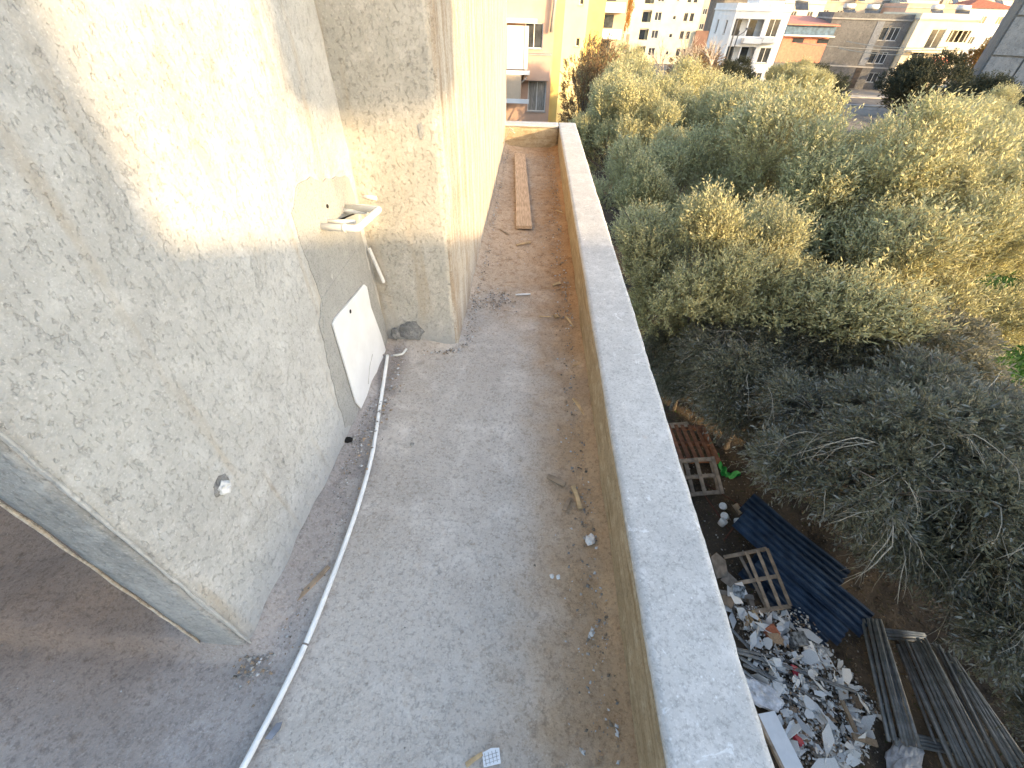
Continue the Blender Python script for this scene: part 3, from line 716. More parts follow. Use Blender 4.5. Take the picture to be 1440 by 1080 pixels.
# cream house
xa, xb = px_x(1291, 27, 81), px_x(1376, 28, 81); W = xb-xa
t = building('cream_house', 'sunlit cream three storey house right of the grey plastered one', xa+.15, 80.8, 0, W, 9, 8.3, M['beige_wall'],
    front=[(W*.30, 5.2, 1.9, 2.2), (W*.18, 2.7, 1.7, 2.2), (W*.10, .4, 1.8, 1.7)], loggias=[(W*.62, 5.9, W*.34, 1.4)])
for k in range(4):
    b_ = MB(); b_.box(W*.62+W*.34*(k+.5)/4-.05, W*.62+W*.34*(k+.5)/4+.05, .03, .12, 5.9, 7.3); b_.obj('balcony_bar', M['beige_wall'], t)
b_ = MB(); b_.box(W*.50, W*.88, -.12, -.003, 3.1, 4.3); b_.obj('brick_panel', M['salmon_roof'], t)
for q in ((W*.05, W*.6, -1.1, -.003, 4.8, 5.0), (0, W*.5, -1.0, -.003, 2.3, 2.5)):
    b_ = MB(); b_.box(*q); b_.obj('balcony_slab', M['beige_wall'], t)
# unfinished concrete block at the right
p = on_y(1428, 20, 55); p.z = GZ
t = thing('concrete_block', 'unfinished blue grey concrete building with formwork joints at the right', 'building', (p.x, p.y, GZ), -.60)
b_ = MB(); b_.box(0, 26, 0, 9, 0, 15); b_.obj('wall', M['gray_wall'], t)
pm = {}
for i in range(10):
    for j in range(5):
        key = 0
        if key not in pm: q = MB(); q.box(.06, 2.46, -.10, -.002, .06, 2.86); pm[key] = q.mesh('concrete_panel', M['bluegray_wall'])
        link('concrete_panel', pm[key], t, (.1+i*2.56, 0, .1+j*2.96))
for z in (3.0, 12.0):
    b_ = MB(); b_.box(-3.0, -.003, .5, 4, z-.15, z); b_.obj('cantilever_slab', M['slab'], t)
# cream tower block behind the grove
yt = 112.0; xa, xb = px_x(880, 10, yt), px_x(988, 12, yt); W = xb-xa
fr = []; lg = []
for k in range(6):
    z = 1.0+k*2.75
    fr += [(W*.40, z+.3, 1.3, 1.3), (W*.78, z+.3, .8, 1.3), (W*.86, z+.3, .8, 1.3), (W*.64, z+.5, .6, .6)]
    lg += [(W*.235, z-.1, W*.12, 1.9)]
t = building('cream_tower_block', 'tall cream apartment block with a column of dark balconies behind the grove', xa, yt, 0, W, 14, 19, M['cream_wall'], front=fr, loggias=lg, floors=7)
b_ = MB(); b_.box(W*.07, W*.11, -.05, -.003, 2.2, 4.6); b_.obj('orange_panel', M['salmon_roof'], t)
b_ = MB(); b_.box(W-.3, W+2.2, -.6, -.26, 0, 5.5); b_.obj('brown_shed', M['brown_wall'], t)
# yellow building, corner towards us
yy = 49.0; xa, xc, = px_x(790, 60, yy), px_x(822, 60, yy)
xb = px_x(846, 60, yy)
fr = [(.15, 1+k*2.8, .5, .9) for k in range(5)]
t = building('yellow_block', 'tall yellow apartment block beside the pink balconies', xa, yy, 0, xc-xa, 12, 17, M['paleyellow_wall'], front=[(1.25, 3.2+k*2.8, .35, .6) for k in range(4)], floors=6)
b_ = MB(); b_.box(xc-xa+.003, xb-xa, .35, 10, 0, 17); b_.obj('yellow_bay', M['yellow_wall'], t)
# block with white stepped balconies just beyond
xa = px_x(850, 40, 66); t = thing('stepped_balcony_block', 'pale block with stacked white balconies right of the yellow block', 'building', (xa-.5, 66, GZ))
b_ = MB(); b_.box(0, 3.0, 1.3, 10, 0, 17); b_.obj('wall', M['tan_wall'], t)
for k in range(7):
    b_ = MB(); b_.box(-.2, 2.6, 0, 1.297, 1.0+k*2.4, 1.9+k*2.4); b_.obj('balcony', M['white_wall'], t)
    b_ = MB(); b_.box(.3, 1.6, 1.24, 1.297, 2.0+k*2.4, 3.2+k*2.4); b_.obj('window', M['glass'], t)
# salmon house at the end of the walkway
yp = 43.0
def px2(px, py): q = on_y(px, py, yp); return q.x, q.z-GZ
t = thing('salmon_house', 'salmon house with white balcony and curtained window beyond the end parapet', 'building', (0, yp, GZ))
xr, _ = px2(772, 150); xl = -9
x0w, zt = px2(743, 113); x1w, zb = px2(766, 157)
x2, z2 = px2(757, 32); x3, z3 = px2(763, 62)
ops = [(x0w, x1w, zb, zt), (x2-1.0, x3, z3-.3, z2)]
b_ = MB(); cut_wall(b_, xl, xr, 0, 15, 0, .3, ops); b_.box(xl, xr, .302, 9, 0, 14.9); b_.obj('wall', M['pink_wall'], t)
window_parts(t, x0w, zb, x1w-x0w, zt-zb, 0, 'curtain sill', 'x')
window_parts(t, x2-1.0, z3-.3, x3-x2+1.0, z2-z3+.3, 0, 'sill', 'x')
u0, v0 = px2(712, 25); u1, v1 = px2(742, 95)
b_ = MB(); b_.box(u0-2, u1, -1.3, -1.1, v1, v0-.4); b_.obj('white_screen', M['white_wall'], t)
b_ = MB(); b_.box(u1-.32, u1-.27, -1.33, -1.3, v1, v0-.4); b_.box(u0+.1, u0+.16, -1.33, -1.3, v1, v0-.4); b_.obj('screen_post', M['slab'], t)
b_ = MB(); b_.box(u0-2, u1+.6, -1.4, -.003, v0-.25, v0); b_.obj('awning', M['white_wall'], t)
b_ = MB(); b_.box(u0-2, u1+.2, -1.4, -.003, v1-.35, v1-.1); b_.obj('balcony_slab', M['white_wall'], t)
q0, r0 = px2(738, 76); q1, r1 = px2(772, 112)
b_ = MB(); b_.box(q0, q1, -.9, -.003, r1, r0); b_.obj('balcony_parapet', M['pink_wall'], t)
b_ = MB(); b_.box(q0-.05, q1+.05, -.95, .0, r0+.003, r0+.1); b_.obj('parapet_cap', M['slab'], t)
b_ = MB(); b_.box(u0-2, q0-.2, -1.9, -.9, v1-1.9, v1-.36); b_.obj('lower_terrace', M['tan_wall'], t)
b_ = MB(); b_.box(u0-2, q0+.5, -2.0, -1.91, v1-2.2, v1-1.9); b_.obj('terrace_ledge', M['white_wall'], t)
yb0, _ = px2(768, 40); yb1, _ = px2(789, 40)
b_ = MB(); b_.box(xr+.003, yb1+.2, .6, 8, 0, 14.5); b_.obj('yellow_wing', M['yellow_wall'], t)
x_, z_ = px2(780, 5); x_2, z_2 = px2(775, 45)
b_ = MB(); b_.tube([(x_, -.3, z_+2), (x_, -.3, z_), (x_2, -.3, z_2)], .12, 8); b_.obj('drain_pipe', M['slab'], t)
# satellite dish and arm
dx, dz = px2(735, 112)
b_ = MB(); b_.tube([(dx-.9, -1.0, dz-1.0), (dx, -1.3, dz), (dx+.35, -1.35, dz+.3)], .05, 6); b_.obj('antenna_arm', M['slab'], t)

# crowd of further buildings so that the town closes the view
bgspec = []
rr = random.Random(12); mats_ = ['cream_wall','white_wall','tan_wall','pink_wall','beige_wall','gray_wall','white_wall','beige_wall']
wordsM = {'cream_wall':'cream','white_wall':'white','tan_wall':'tan','pink_wall':'salmon','beige_wall':'beige','gray_wall':'grey plastered'}
x = 44.0; n = 0
rows = [(128, 40, 150, 9.6, 11.0), (165, -40, 240, 11.5, 15), (215, -80, 330, 17, 23)]
for (yr, xs0, xs1, h0, h1) in rows:
    x = xs0
    while x < xs1:
        w = rr.uniform(9, 17); h = rr.uniform(h0, h1); mk = rr.choice(mats_); fl = int(h/2.8)
        fr = []
        if True:
            nw = int(w/3)
            for f in range(fl):
                if (f+1)*2.8 < 5 and yr > 120: continue
                for q in range(nw): fr.append((.9+q*(w-1.4)/nw, f*h/fl+.9, 1.2, 1.3))
        side = 'left' if x < 60 else 'right'
        bgspec.append((x, yr+rr.uniform(-5, 5), w-.8, h, mk, fr, fl, rr.random() < .35))
        x += w
ordn = ['nearest row','middle row','rearmost row']
cnt = {}
for (x, y, w, h, mk, fr, fl, tiled) in bgspec:
    row = 0 if y < 140 else 1 if y < 190 else 2
    key = (row, mk, tiled); cnt[key] = cnt.get(key, 0)+1
    lab = '%s %sblock in the %s of the town beyond the houses' % (wordsM[mk], 'tile roofed ' if tiled else 'flat roofed ', ordn[row])
    building('town_block', lab, x, y, rr.uniform(-.1,.1), w, 10, h, M[mk], front=fr, floors=fl, roof='tile' if tiled else 'flat', kind='plain', group='%s %s %s' % (ordn[row], 'tiled' if tiled else 'flat', wordsM[mk]))
# water heaters on roofs
wh = thing('solar_water_heater', 'white solar water heater tank standing on a roof beyond the houses', 'water heater', (0,0,0), 0, 'solar water heaters on the roofs')
b_ = MB(); b_.tube([(-.8,0,1.2),(.8,0,1.2)], .3, 10); b_.obj('tank', M['tank'], wh)
b_ = MB(); b_.add([(-.9,-1.2,.1),(.9,-1.2,.1),(.9,-.1,1.0),(-.9,-.1,1.0),(-.9,-1.2,.04),(.9,-1.2,.04),(.9,-.1,.94),(-.9,-.1,.94)], [(0,1,2,3),(7,6,5,4),(0,4,5,1),(1,5,6,2),(2,6,7,3),(3,7,4,0)]); b_.obj('collector', M['glass'], wh)
b_ = MB()
for sx in (-.7,.7): b_.tube([(sx,0,0),(sx,0,1.0)], .03, 5)
b_.obj('stand', M['pole'], wh)
spots = [(46,86,-.45),(50,87,-.45),(58,85,-.3),(61,84,-.3),(66,131,1.9),(80,130,1.9),(92,131,1.9),(100,129,1.9),(33,80,.1),(37,82,.1),(52,128,1.9),(72,132,1.9)]
for i, (x, y, z) in enumerate(spots):
    o = wh if i == 0 else copy_tree(wh); o.location = (x, y, z); o.rotation_euler.z = rr.uniform(-.3,.3)
    o['label'] = '%s from the left of the solar water heaters on the far roofs' % ORD[sorted(spots, key=lambda q: q[0]/q[1]).index((x, y, z))]

# the neighbouring wing that keeps this corner in the shade: behind and right of the viewer
nb = building('neighbour_wing', 'rendered apartment wing behind the viewer that shades the yard', 9.1, -6.0-10, 0, 16.6, 10, 8.8+2.31, M['render'], floors=4, kind='sill', roof='none')
b_ = MB(); b_.box(-.001, 16.601, -.001, 10.001, 11.11, 11.12); b_.obj('roof', M['slab'], nb)
b_ = MB(); b_.box(-3.2, -.002, 3, 9.999, 0, 14.5); b_.obj('stair_tower', M['render'], nb)
for k in range(3):
    for f in range(4):
        b_ = MB(); b_.box(3+k*4.8, 4.6+k*4.8, 10.003, 10.05, 1+f*2.75, 2.5+f*2.75); b_.obj('window', M['glass'], nb)
tk = thing('added_shadow_tank', 'unseen water tank added behind the viewer to cast a soft shadow high on the wall', 'water tank', (12.28, -6.7, 2.32))  # added out of view; its shadow makes the dark patch in the wall corner
b_ = MB(); b_.tube([(0,0,1.02),(0,0,2.2)], .56, 20); b_.obj('tank', M['tank'], tk)
for sx in (-.4,.4):
    for sy in (-.4,.4):
        b_ = MB(); b_.tube([(sx*.6,sy*.6,0),(sx*.6,sy*.6,1.05)], .02, 6); b_.obj('leg', M['pole'], tk)
# the building under the balcony and its outer wall
b_ = MB(); b_.box(-9, PX1-.03, -12, YT-.05, GZ-.5, FZ-.06)
tag(b_.obj('own_building', M['render']), 'apartment building whose balcony the viewer stands on', 'building')
b_ = MB(); b_.box(-9, -4.6, -2.2, YT, FZ-.05, 1.1); tag(b_.obj('inner_house_wall', M['render']), 'house wall at the back of the terrace, left of the free wall end', 'wall')

# ------------------------------------------------------------------ street lamp, cables, cars, white jar
t = thing('street_lamp', 'dark curved street lamp in front of the white block', 'street lamp', (on_y(1041, 60, 72).x-.6, 72, GZ))
b_ = MB(); b_.tube([(0,0,0),(0,0,5.5),(.05,0,6.8)], [.09,.07,.06], 8); b_.obj('pole', M['pole'], t)
b_ = MB(); b_.tube([(.05,0,6.3),(.6,0,6.6),(1.0,0,7.0)], .05, 6); b_.obj('arm', M['pole'], t)
b_ = MB(); b_.box(.8, 1.35, -.12, .12, 6.95, 7.1); b_.obj('lamp_head', M['pole'], t)
for k, (p, q_, y1, y2, lab) in enumerate([((1190,58),(1330,66),64,57,'upper'),((1120,60),(1372,70),64,56,'middle'),((1180,68),(1330,76),64,57,'lower')]):
    a, c = on_y(*p, y1), on_y(*q_, y2); b_ = MB()
    b_.tube([a.lerp(c, s/10)+Vector((0,0,-1.2*(s/10)*(1-s/10))) for s in range(11)], .035, 5)
    tag(b_.obj('cable', M['cable']), '%s of the three overhead cables crossing before the grey house' % lab, 'cable')
for x, y, lab in [(24,68,'wooden cable pole left of the grey house'),(52,56,'slender cable pole at the right of the street')]:
    b_ = MB(); b_.tube([(0,0,0),(0,0,8)], [.12,.08], 8); tag(b_.obj('utility_pole', M['pole'], None, (x,y,GZ)), lab, 'pole')
def car(label, x, y, rz, paint, van=False):
    t = thing('parked_car', label, 'van' if van else 'car', (x, y, GZ+.03), rz)
    b_ = MB(); L, W, H = 4.2, 1.7, (1.9 if van else 1.42)
    prof = [(0,.3),(0,.85),(.15,.95),(1.0,1.0),(1.6,H),(3.4,H),(4.0,1.0),(4.2,.9),(4.2,.3)] if not van else [(0,.3),(0,1.0),(.7,1.15),(1.2,H),(4.15,H),(4.2,.3)]
    b_.prism(prof, -W/2, W/2, 0, Matrix.Rotation(math.pi/2, 4, 'X')); b_.obj('body', paint, t, bevel=.06)
    for sy in (-1, 1):
        b_ = MB(); y0 = sy*(W/2+.004)
        q = [(1.15,1.03),(1.68,H-.1),(3.3,H-.1),(3.8,1.03)] if not van else [(1.0,1.2),(1.3,H-.15),(2.2,H-.15),(2.2,1.2)]
        b_.add([(a, y0, c) for a, c in q], [(0,1,2,3)]); b_.obj('side_window', M['glass'], t)
        for wx in (.8, 3.35):
            b_ = MB(); b_.tube([(wx, sy*(W/2-.18), .32), (wx, sy*(W/2+.02), .32)], .32, 16); w_ = b_.obj('wheel', M['tyre'], t)
            b_ = MB(); b_.tube([(wx, sy*(W/2-.0), .32), (wx, sy*(W/2+.03), .32)], .18, 12); b_.obj('rim', M['tank'], w_)
    b_ = MB(); b_.add([(3.47,-W/2+.12,H-.05),(3.96,-W/2+.12,1.06),(3.96,W/2-.12,1.06),(3.47,W/2-.12,H-.05)], [(0,1,2,3)]); b_.obj('rear_window', M['glass'], t, (.03,0,.02))
    return t
p = on_z(1345, 147, GZ); car('pale blue car parked at the foot of the concrete building', 39.5, 51.0, .3, M['carwhite'])
p = on_z(1336, 136, GZ); car('yellow green van parked behind the pale car', 42, 56, .2, M['caryellow'], True)
p = on_z(1172, 146, GZ)
b_ = MB(); b_.tube([(0,0,0),(0,0,.3),(0,0,1.6),(0,0,2.2)], [.5,.62,.62,.3], 14)
tag(b_.obj('white_barrel', M['white_wall'], None, (p.x, p.y, GZ)), 'white plastic barrel on the ground before the grey house', 'barrel')

# ------------------------------------------------------------------ foliage
def crown_mesh(name, seed, mats, r=(3,3,2.3), lobes=30, shoots=7000, per=17, leaf=(.12,.036), up=.7, slen=(.25,.6), droop=0.0, gap=.0, lobe_r=(.22,.38), twig=.003, spread=(.42,.76), core=.35):
    g = np.random.default_rng(seed); r = np.array(r)
    d = g.normal(size=(lobes, 3)); d /= np.linalg.norm(d, axis=1)[:, None]
    d[:, 2] = np.abs(d[:, 2])*g.choice([1,1,1,-.6], lobes)
    lc = d*g.uniform(*spread, (lobes, 1)); lr = g.uniform(*lobe_r, lobes)
    w = lr**2; li = g.choice(lobes, shoots, p=w/w.sum())
    sdn = g.normal(size=(shoots, 3)); sdn += d[li]*.7; sdn /= np.linalg.norm(sdn, axis=1)[:, None]
    rad = lr[li]*g.uniform(core, 1, shoots)**.5
    o = (lc[li] + sdn*rad[:, None])*r
    dirn = sdn*.75 + d[li]*.35 + np.array([0,0,up]) + g.normal(size=(shoots,3))*.28
    if droop: dirn[:, 2] -= droop*g.random(shoots)
    dirn /= np.linalg.norm(dirn, axis=1)[:, None]
    L = g.uniform(*slen, shoots)
    t = (np.arange(per)+.5)/per
    cur = g.normal(size=(shoots,3))*.12
    if droop: cur[:, 2] -= droop*.35
    P = o[:, None, :] + dirn[:, None, :]*(L[:, None]*t)[..., None] + cur[:, None, :]*(L[:, None]*t**2)[..., None]
    n = shoots*per; P = P.reshape(n, 3); D = np.repeat(dirn, per, 0)
    rv = g.normal(size=(n, 3)); rv -= D*(rv*D).sum(1)[:, None]; rv /= np.linalg.norm(rv, axis=1)[:, None]
    ld = D*.75 + rv*.75 + g.normal(size=(n,3))*.15; ld /= np.linalg.norm(ld, axis=1)[:, None]
    sd_ = np.cross(ld, D + g.normal(size=(n,3))*.5); sd_ /= (np.linalg.norm(sd_, axis=1)[:, None]+1e-6)
    ll = leaf[0]*g.uniform(.6, 1.25, n)[:, None]; lw = leaf[1]*g.uniform(.7, 1.2, n)[:, None]*.5
    nrm = np.cross(ld, sd_)
    v0 = P; v1 = P + ld*ll*.5 + sd_*lw + nrm*ll*.06; v2 = P + ld*ll; v3 = P + ld*ll*.5 - sd_*lw + nrm*ll*.06
    V = np.stack([v0, v1, v2, v3], 1).reshape(-1, 3); Fq = np.arange(n*4).reshape(n, 4); mi = np.zeros(n, int)
    # twigs
    e = o + dirn*L[:, None] + cur*L[:, None]; b0 = o - dirn*L[:, None]*.15
    sx = np.cross(dirn, g.normal(size=(shoots,3))); sx /= np.linalg.norm(sx, axis=1)[:, None]; wd = twig
    TV = np.stack([b0-sx*wd, b0+sx*wd, e+sx*wd*.3, e-sx*wd*.3], 1).reshape(-1, 3)
    TF = np.arange(shoots*4).reshape(shoots, 4)+len(V)
    V = np.concatenate([V, TV]); Fq = np.concatenate([Fq, TF]); mi = np.concatenate([mi, np.ones(shoots, int)])
    me = np_mesh(name, V, Fq, mats, False, mi)
    return me, (lc*r)

def trunk_mesh(name, lobes, h, seed, mat, r0=.2, base=(0,0), n=12, limbr=.05):
    rr_ = random.Random(seed); b_ = MB(); B0 = Vector((base[0], base[1], -h-.1)); fork = Vector((base[0]*.5+rr_.uniform(-.15,.15), base[1]*.5+rr_.uniform(-.15,.15), -h*.55))
    mid = B0.lerp(fork, .5)+Vector((rr_.uniform(-.12,.12), rr_.uniform(-.12,.12), 0))
    b_.tube([B0, B0.lerp(mid,.3), mid, fork], [r0*1.5, r0*1.05, r0*.9, r0*.8], 9)
    L_ = sorted(lobes.tolist(), key=lambda q: -(q[0]**2+q[1]**2))[:n]
    for q in L_:
        q = Vector(q); m1 = fork.lerp(q, .45)+Vector((rr_.uniform(-.2,.2), rr_.uniform(-.2,.2), rr_.uniform(.0,.35)))
        b_.tube([fork, m1, q], [r0*.5, r0*.28, limbr*.35], 6)
        for _ in range(3):
            e = q+Vector((rr_.uniform(-.7,.7), rr_.uniform(-.7,.7), rr_.uniform(-.2,.7)))
            b_.tube([m1.lerp(q, rr_.uniform(.4,1)), (q+e)/2+Vector((rr_.uniform(-.1,.1),0,.05)), e], [limbr*.35, .012, .006], 5)
    return b_.mesh(name, mat)

OM = [M['olive'], M['twig']]
V_ = {}
for k in range(4):
    V_[k] = crown_mesh('crown', 100+k, OM, r=(3,3,2.4), lobes=54, core=.6, shoots=11500, per=13, slen=(.18,.50), lobe_r=(.11,.22), leaf=(.085,.029), up=1.0, spread=(.50,.92))
V_[4] = crown_mesh('crown', 140, OM, r=(3,3,2.4), lobes=44, core=.6, shoots=8200, per=13, leaf=(.125,.037), slen=(.25,.75), lobe_r=(.12,.24), up=1.0, spread=(.5,.9), twig=.006)
TV_ = {k: trunk_mesh('trunk', V_[k][1], 3.7, k, M['bark']) for k in V_}
def olive(x, y, z, r, h, v, label, rz, group='olive trees of the grove', crown=None, trunk=None, branches=None):
    t = thing('olive_tree', label, 'tree', (x, y, GZ), rz, group)
    s = r/3; sz = h/2.4
    c = link('crown', crown or V_[v][0], t, (0,0,z-GZ)); c.scale = (s, s, sz)
    tr = link('trunk', trunk or TV_[v], t, (0,0,z-GZ)); k = (z-GZ)/3.7; tr.scale = (s, s, k if k < 1.6*sz else sz)
    if branches: q = link('branchwork', branches, t, (0,0,z-GZ), kind='stuff'); q.scale = (s, s, sz)
    return t
TREES = [
 (4.4,9.8,-5.1,2.2,1.9,4,'small olive tree with thin sunlit top nearest the coping',.4),
 (7.4,9.6,-5.5,2.9,2.2,4,'olive tree in the middle of the grove above the pallets, half lit',1.9),
 (9.2,13.2,-4.8,4.2,3.2,2,'broadest sunlit olive tree in the centre of the grove',.9),
 (10.1,10.9,-5.1,3.0,2.6,3,'sunlit olive tree with its crown leaning to the green grass',2.6),
 (14.4,16.8,-5.2,3.7,2.9,0,'olive tree behind the broadest one, below the dark bush',3.3),
 (5.0,15.6,-5.3,2.9,2.4,3,'olive tree half in shade beside the far coping',4.4),
 (5.0,22.5,-5.1,3.4,2.8,1,'olive tree just beyond the end of the parapet',5.2),
 (9.6,21.5,-5.1,3.7,3.0,0,'olive tree with plumed top left of the white barrel',.1),
 (7.6,29.5,-5.3,4.2,3.1,2,'tall pale olive tree in front of the cream tower block',1.2),
 (13.4,30.0,-5.8,3.4,2.5,3,'rounded olive tree below the white block',2.2),
 (20.6,24.0,-5.6,3.1,2.6,1,'olive tree in the right row with a deep shadow below it',3.0),
 (26.5,28.5,-5.9,4.0,2.8,2,'sunlit olive tree at the right edge below the concrete building',4.0),
 (19.5,15.2,-6.0,2.4,2.0,0,'small olive tree next to the green grass',5.0),
 (23,47.0,-5.8,3.5,2.6,3,'distant olive tree in front of the salmon shop wall',5.8),
 (11.5,39,-6.0,3.8,2.5,1,'distant olive tree left of the bare pale tree',.7),
 (27,19.5,-5.7,3.2,2.5,2,'olive tree at the right edge behind the grass',1.6),
 (5.6,37,-5.2,3.2,3.2,0,'distant olive tree in front of the stepped balconies',2.5)]
for (x, y, z, r, h, v, lab, rz) in TREES: olive(x, y, z, r, h, v, lab, rz)
# nearest olive, in open shade, with shade put into the leaf colour and hanging sprays
NM = [M['olive_shaded'], M['paletwig']]
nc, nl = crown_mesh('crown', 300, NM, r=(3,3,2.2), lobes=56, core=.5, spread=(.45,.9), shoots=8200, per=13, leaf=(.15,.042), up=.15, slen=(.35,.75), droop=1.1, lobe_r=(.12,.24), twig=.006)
nt_ = trunk_mesh('trunk', nl, 3.7, 77, M['bark'], n=26)
def sprays(seed, lobes, n=46):
    rr_ = random.Random(seed); b_ = MB(); L_ = lobes.tolist()
    for _ in range(n):
        q = Vector(rr_.choice(L_)); o = q.normalized(); o.z = max(o.z, -.2)
        p = q*.75; d = (o + Vector((rr_.uniform(-.5,.5), rr_.uniform(-.5,.5), rr_.uniform(.0,.5)))).normalized()
        def fork(p, d, L, r_, lv):
            pts = [p]
            for k in range(4):
                d = (d + Vector((rr_.uniform(-.15,.15), rr_.uniform(-.15,.15), -.16))).normalized(); pts.append(pts[-1]+d*L/4)
            b_.tube(pts, [r_, r_*.85, r_*.7, r_*.55, r_*.4], 5, caps=False)
            if lv:
                for k in (2, 3, 4):
                    if rr_.random() < .8: fork(pts[k], (d+Vector((rr_.uniform(-.8,.8), rr_.uniform(-.8,.8), rr_.uniform(-.5,.3)))).normalized(), L*.55, r_*.5, lv-1)
        fork(p, d, rr_.uniform(1.0,1.7), .022, 2)
    return b_.mesh('branchwork', M['paletwig'])
SPR = sprays(5, nl)
nt2 = trunk_mesh('trunk', nl, 3.7, 78, M['bark'], n=26, base=(2.6,.6))
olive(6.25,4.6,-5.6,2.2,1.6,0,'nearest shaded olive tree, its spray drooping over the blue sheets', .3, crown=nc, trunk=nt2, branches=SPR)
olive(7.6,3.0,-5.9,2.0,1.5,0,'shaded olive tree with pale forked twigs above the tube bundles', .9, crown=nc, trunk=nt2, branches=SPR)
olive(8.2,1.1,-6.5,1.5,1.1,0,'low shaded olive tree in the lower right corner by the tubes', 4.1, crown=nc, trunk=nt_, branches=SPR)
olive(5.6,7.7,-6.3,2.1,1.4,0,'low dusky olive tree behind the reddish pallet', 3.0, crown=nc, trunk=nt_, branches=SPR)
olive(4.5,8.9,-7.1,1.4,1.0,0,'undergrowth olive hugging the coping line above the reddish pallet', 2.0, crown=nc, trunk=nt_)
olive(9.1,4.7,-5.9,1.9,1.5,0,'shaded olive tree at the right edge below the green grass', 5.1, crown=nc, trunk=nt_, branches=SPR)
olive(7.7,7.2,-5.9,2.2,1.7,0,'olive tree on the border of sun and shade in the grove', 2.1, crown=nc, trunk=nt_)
# darker and other trees by the street
DM = [M['dark'], M['twig']]
dc, dl = crown_mesh('crown', 400, DM, r=(3,3,2.4), lobes=26, shoots=3000, per=15, leaf=(.15,.06), up=.3)
dt = trunk_mesh('trunk', dl, 3.7, 4, M['bark'])
for (x, y, z, r, h, lab) in [(40,54,-5.6,4.2,3.0,'dark evergreen in front of the cream house'), (29.5,54,-6.3,3.0,2.4,'dark shrub tree left of the white barrel'),
                             (36,43,-5.8,3.2,2.6,'dark evergreen at the foot of the concrete building'), (41,37,-5.2,4,3.2,'tall dark evergreen against the concrete building at the right edge'),
                             (24,64,-6.4,2.6,2.2,'dark bush before the white block')]:
    t = thing('evergreen_tree', lab, 'tree', (x, y, GZ), R.uniform(0,6), 'evergreens along the street')
    c = link('crown', dc, t, (0,0,z-GZ)); c.scale = (r/3, r/3, h/2.4)
    tr = link('trunk', dt, t, (0,0,z-GZ)); tr.scale = (r/3, r/3, (z-GZ)/3.7)
ac, al = crown_mesh('crown', 500, [M['autumn'], M['twig']], r=(3,3,3), lobes=22, shoots=1800, per=15, leaf=(.16,.08), up=.6)
at_ = trunk_mesh('trunk', al, 3.7, 5, M['bark'])
for (x, y, z, r, h, lab) in [(60,72,-5.0,3.6,3.6,'orange autumn tree between cream house and concrete building'), (10.2,70,-1.5,1.6,6,'slim orange tree beside the pale balcony block')]:
    t = thing('autumn_tree', lab, 'tree', (x, y, GZ), 0); c = link('crown', ac, t, (0,0,z-GZ)); c.scale = (r/3, r/3, h/3)
    tr = link('trunk', at_, t, (0,0,z-GZ)); tr.scale = (r/3, r/3, (z-GZ)/3.7)
bc, bl = crown_mesh('crown', 600, [M['browning'], M['twig']], r=(3,3,4.4), lobes=26, shoots=1700, per=13, leaf=(.13,.07), up=.5)
bt = trunk_mesh('trunk', bl, 3.7, 6, M['bark'])
for (x, y, z, r, h, lab) in [(3.3,33.5,-4.6,2.0,3.8,'sparse browning tree in front of the yellow block'), (15.2,52,-5.2,3,3.0,'reddish thinning tree in front of the cream tower block')]:
    t = thing('thinning_tree', lab, 'tree', (x, y, GZ), 0); c = link('crown', bc, t, (0,0,z-GZ)); c.scale = (r/3, r/3, h/4.4)
    tr = link('trunk', bt, t, (0,0,z-GZ)); tr.scale = (r/3, r/3, (z-GZ)/3.7)
# bare pale tree
def bare_tree(label, x, y, h, seed):
    rr_ = random.Random(seed); b_ = MB()
    def grow(p, d, L, r_, lvl):
        q = p + d*L; m_ = (p+q)/2 + Vector((rr_.uniform(-1,1), rr_.uniform(-1,1), 0))*L*.07
        b_.tube([p, m_, q], [r_, r_*.85, r_*.65], 5, caps=False)
        if lvl == 0: return
        for _ in range(rr_.choice((2,3,3))):
            nd = (d + Vector((rr_.uniform(-1,1), rr_.uniform(-1,1), rr_.uniform(-.1,.7)))*.7).normalized()
            grow(q, nd, L*rr_.uniform(.6,.82), r_*.62, lvl-1)
    t = thing('bare_tree', label, 'tree', (x, y, GZ)); grow(Vector((0,0,0)), Vector((0,0,1)), h*.3, .17, 5)
    b_.obj('trunk', M['palebark'], t)
bare_tree('leafless pale branched tree between the grove and the white block', 15.5, 48, 8.3, 5)
bare_tree('leafless pale tree, smaller, left of the other bare one', 12.8, 50, 7.5, 9)

# grass and fallen leaves
def blades(name, n, xr, yr, hgt, mat, seed, keep=None, flat=0.0, w=.012, zf=None):
    g = np.random.default_rng(seed); x = g.uniform(*xr, n); y = g.uniform(*yr, n)
    if keep is not None: k = keep(x, y, g); x, y = x[k], y[k]; n = len(x)
    z = GZ + .10*fbm(x*.5, y*.5, o=3, seed=3) + .035*fbm(x*3, y*3, o=3, seed=5) + np.exp(-(((x-4.4)/1.2)**2+((y-2.0)/1.9)**2))*.45
    a = g.uniform(0, 6.28, n); hh = hgt*g.uniform(.5, 1.3, n); lean = g.normal(size=(n,2))*hh[:, None]*(.35+flat*2)
    c = np.stack([x, y, z], 1); s = np.stack([np.cos(a), np.sin(a), 0*a], 1)*w
    up = np.stack([lean[:,0], lean[:,1], hh*(1-flat)+.01], 1)
    V = np.stack([c-s, c+s, c+up*.6+s*.7, c+up], 1).reshape(-1,3)
    return link(name, np_mesh(name, V, np.arange(n*4).reshape(n,4), mat, False), kind='stuff')
blades('grass', 90000, (11, 34), (7, 40), .16, M['grass'], 1, lambda x, y, g: fbm(x*.4, y*.4, o=3, seed=9) + (x-13)/5 > .1, w=.02)
blades('leaf_litter', 26000, (2, 13), (-1, 16), .03, M['weed'], 2, None, .7, w=.012)
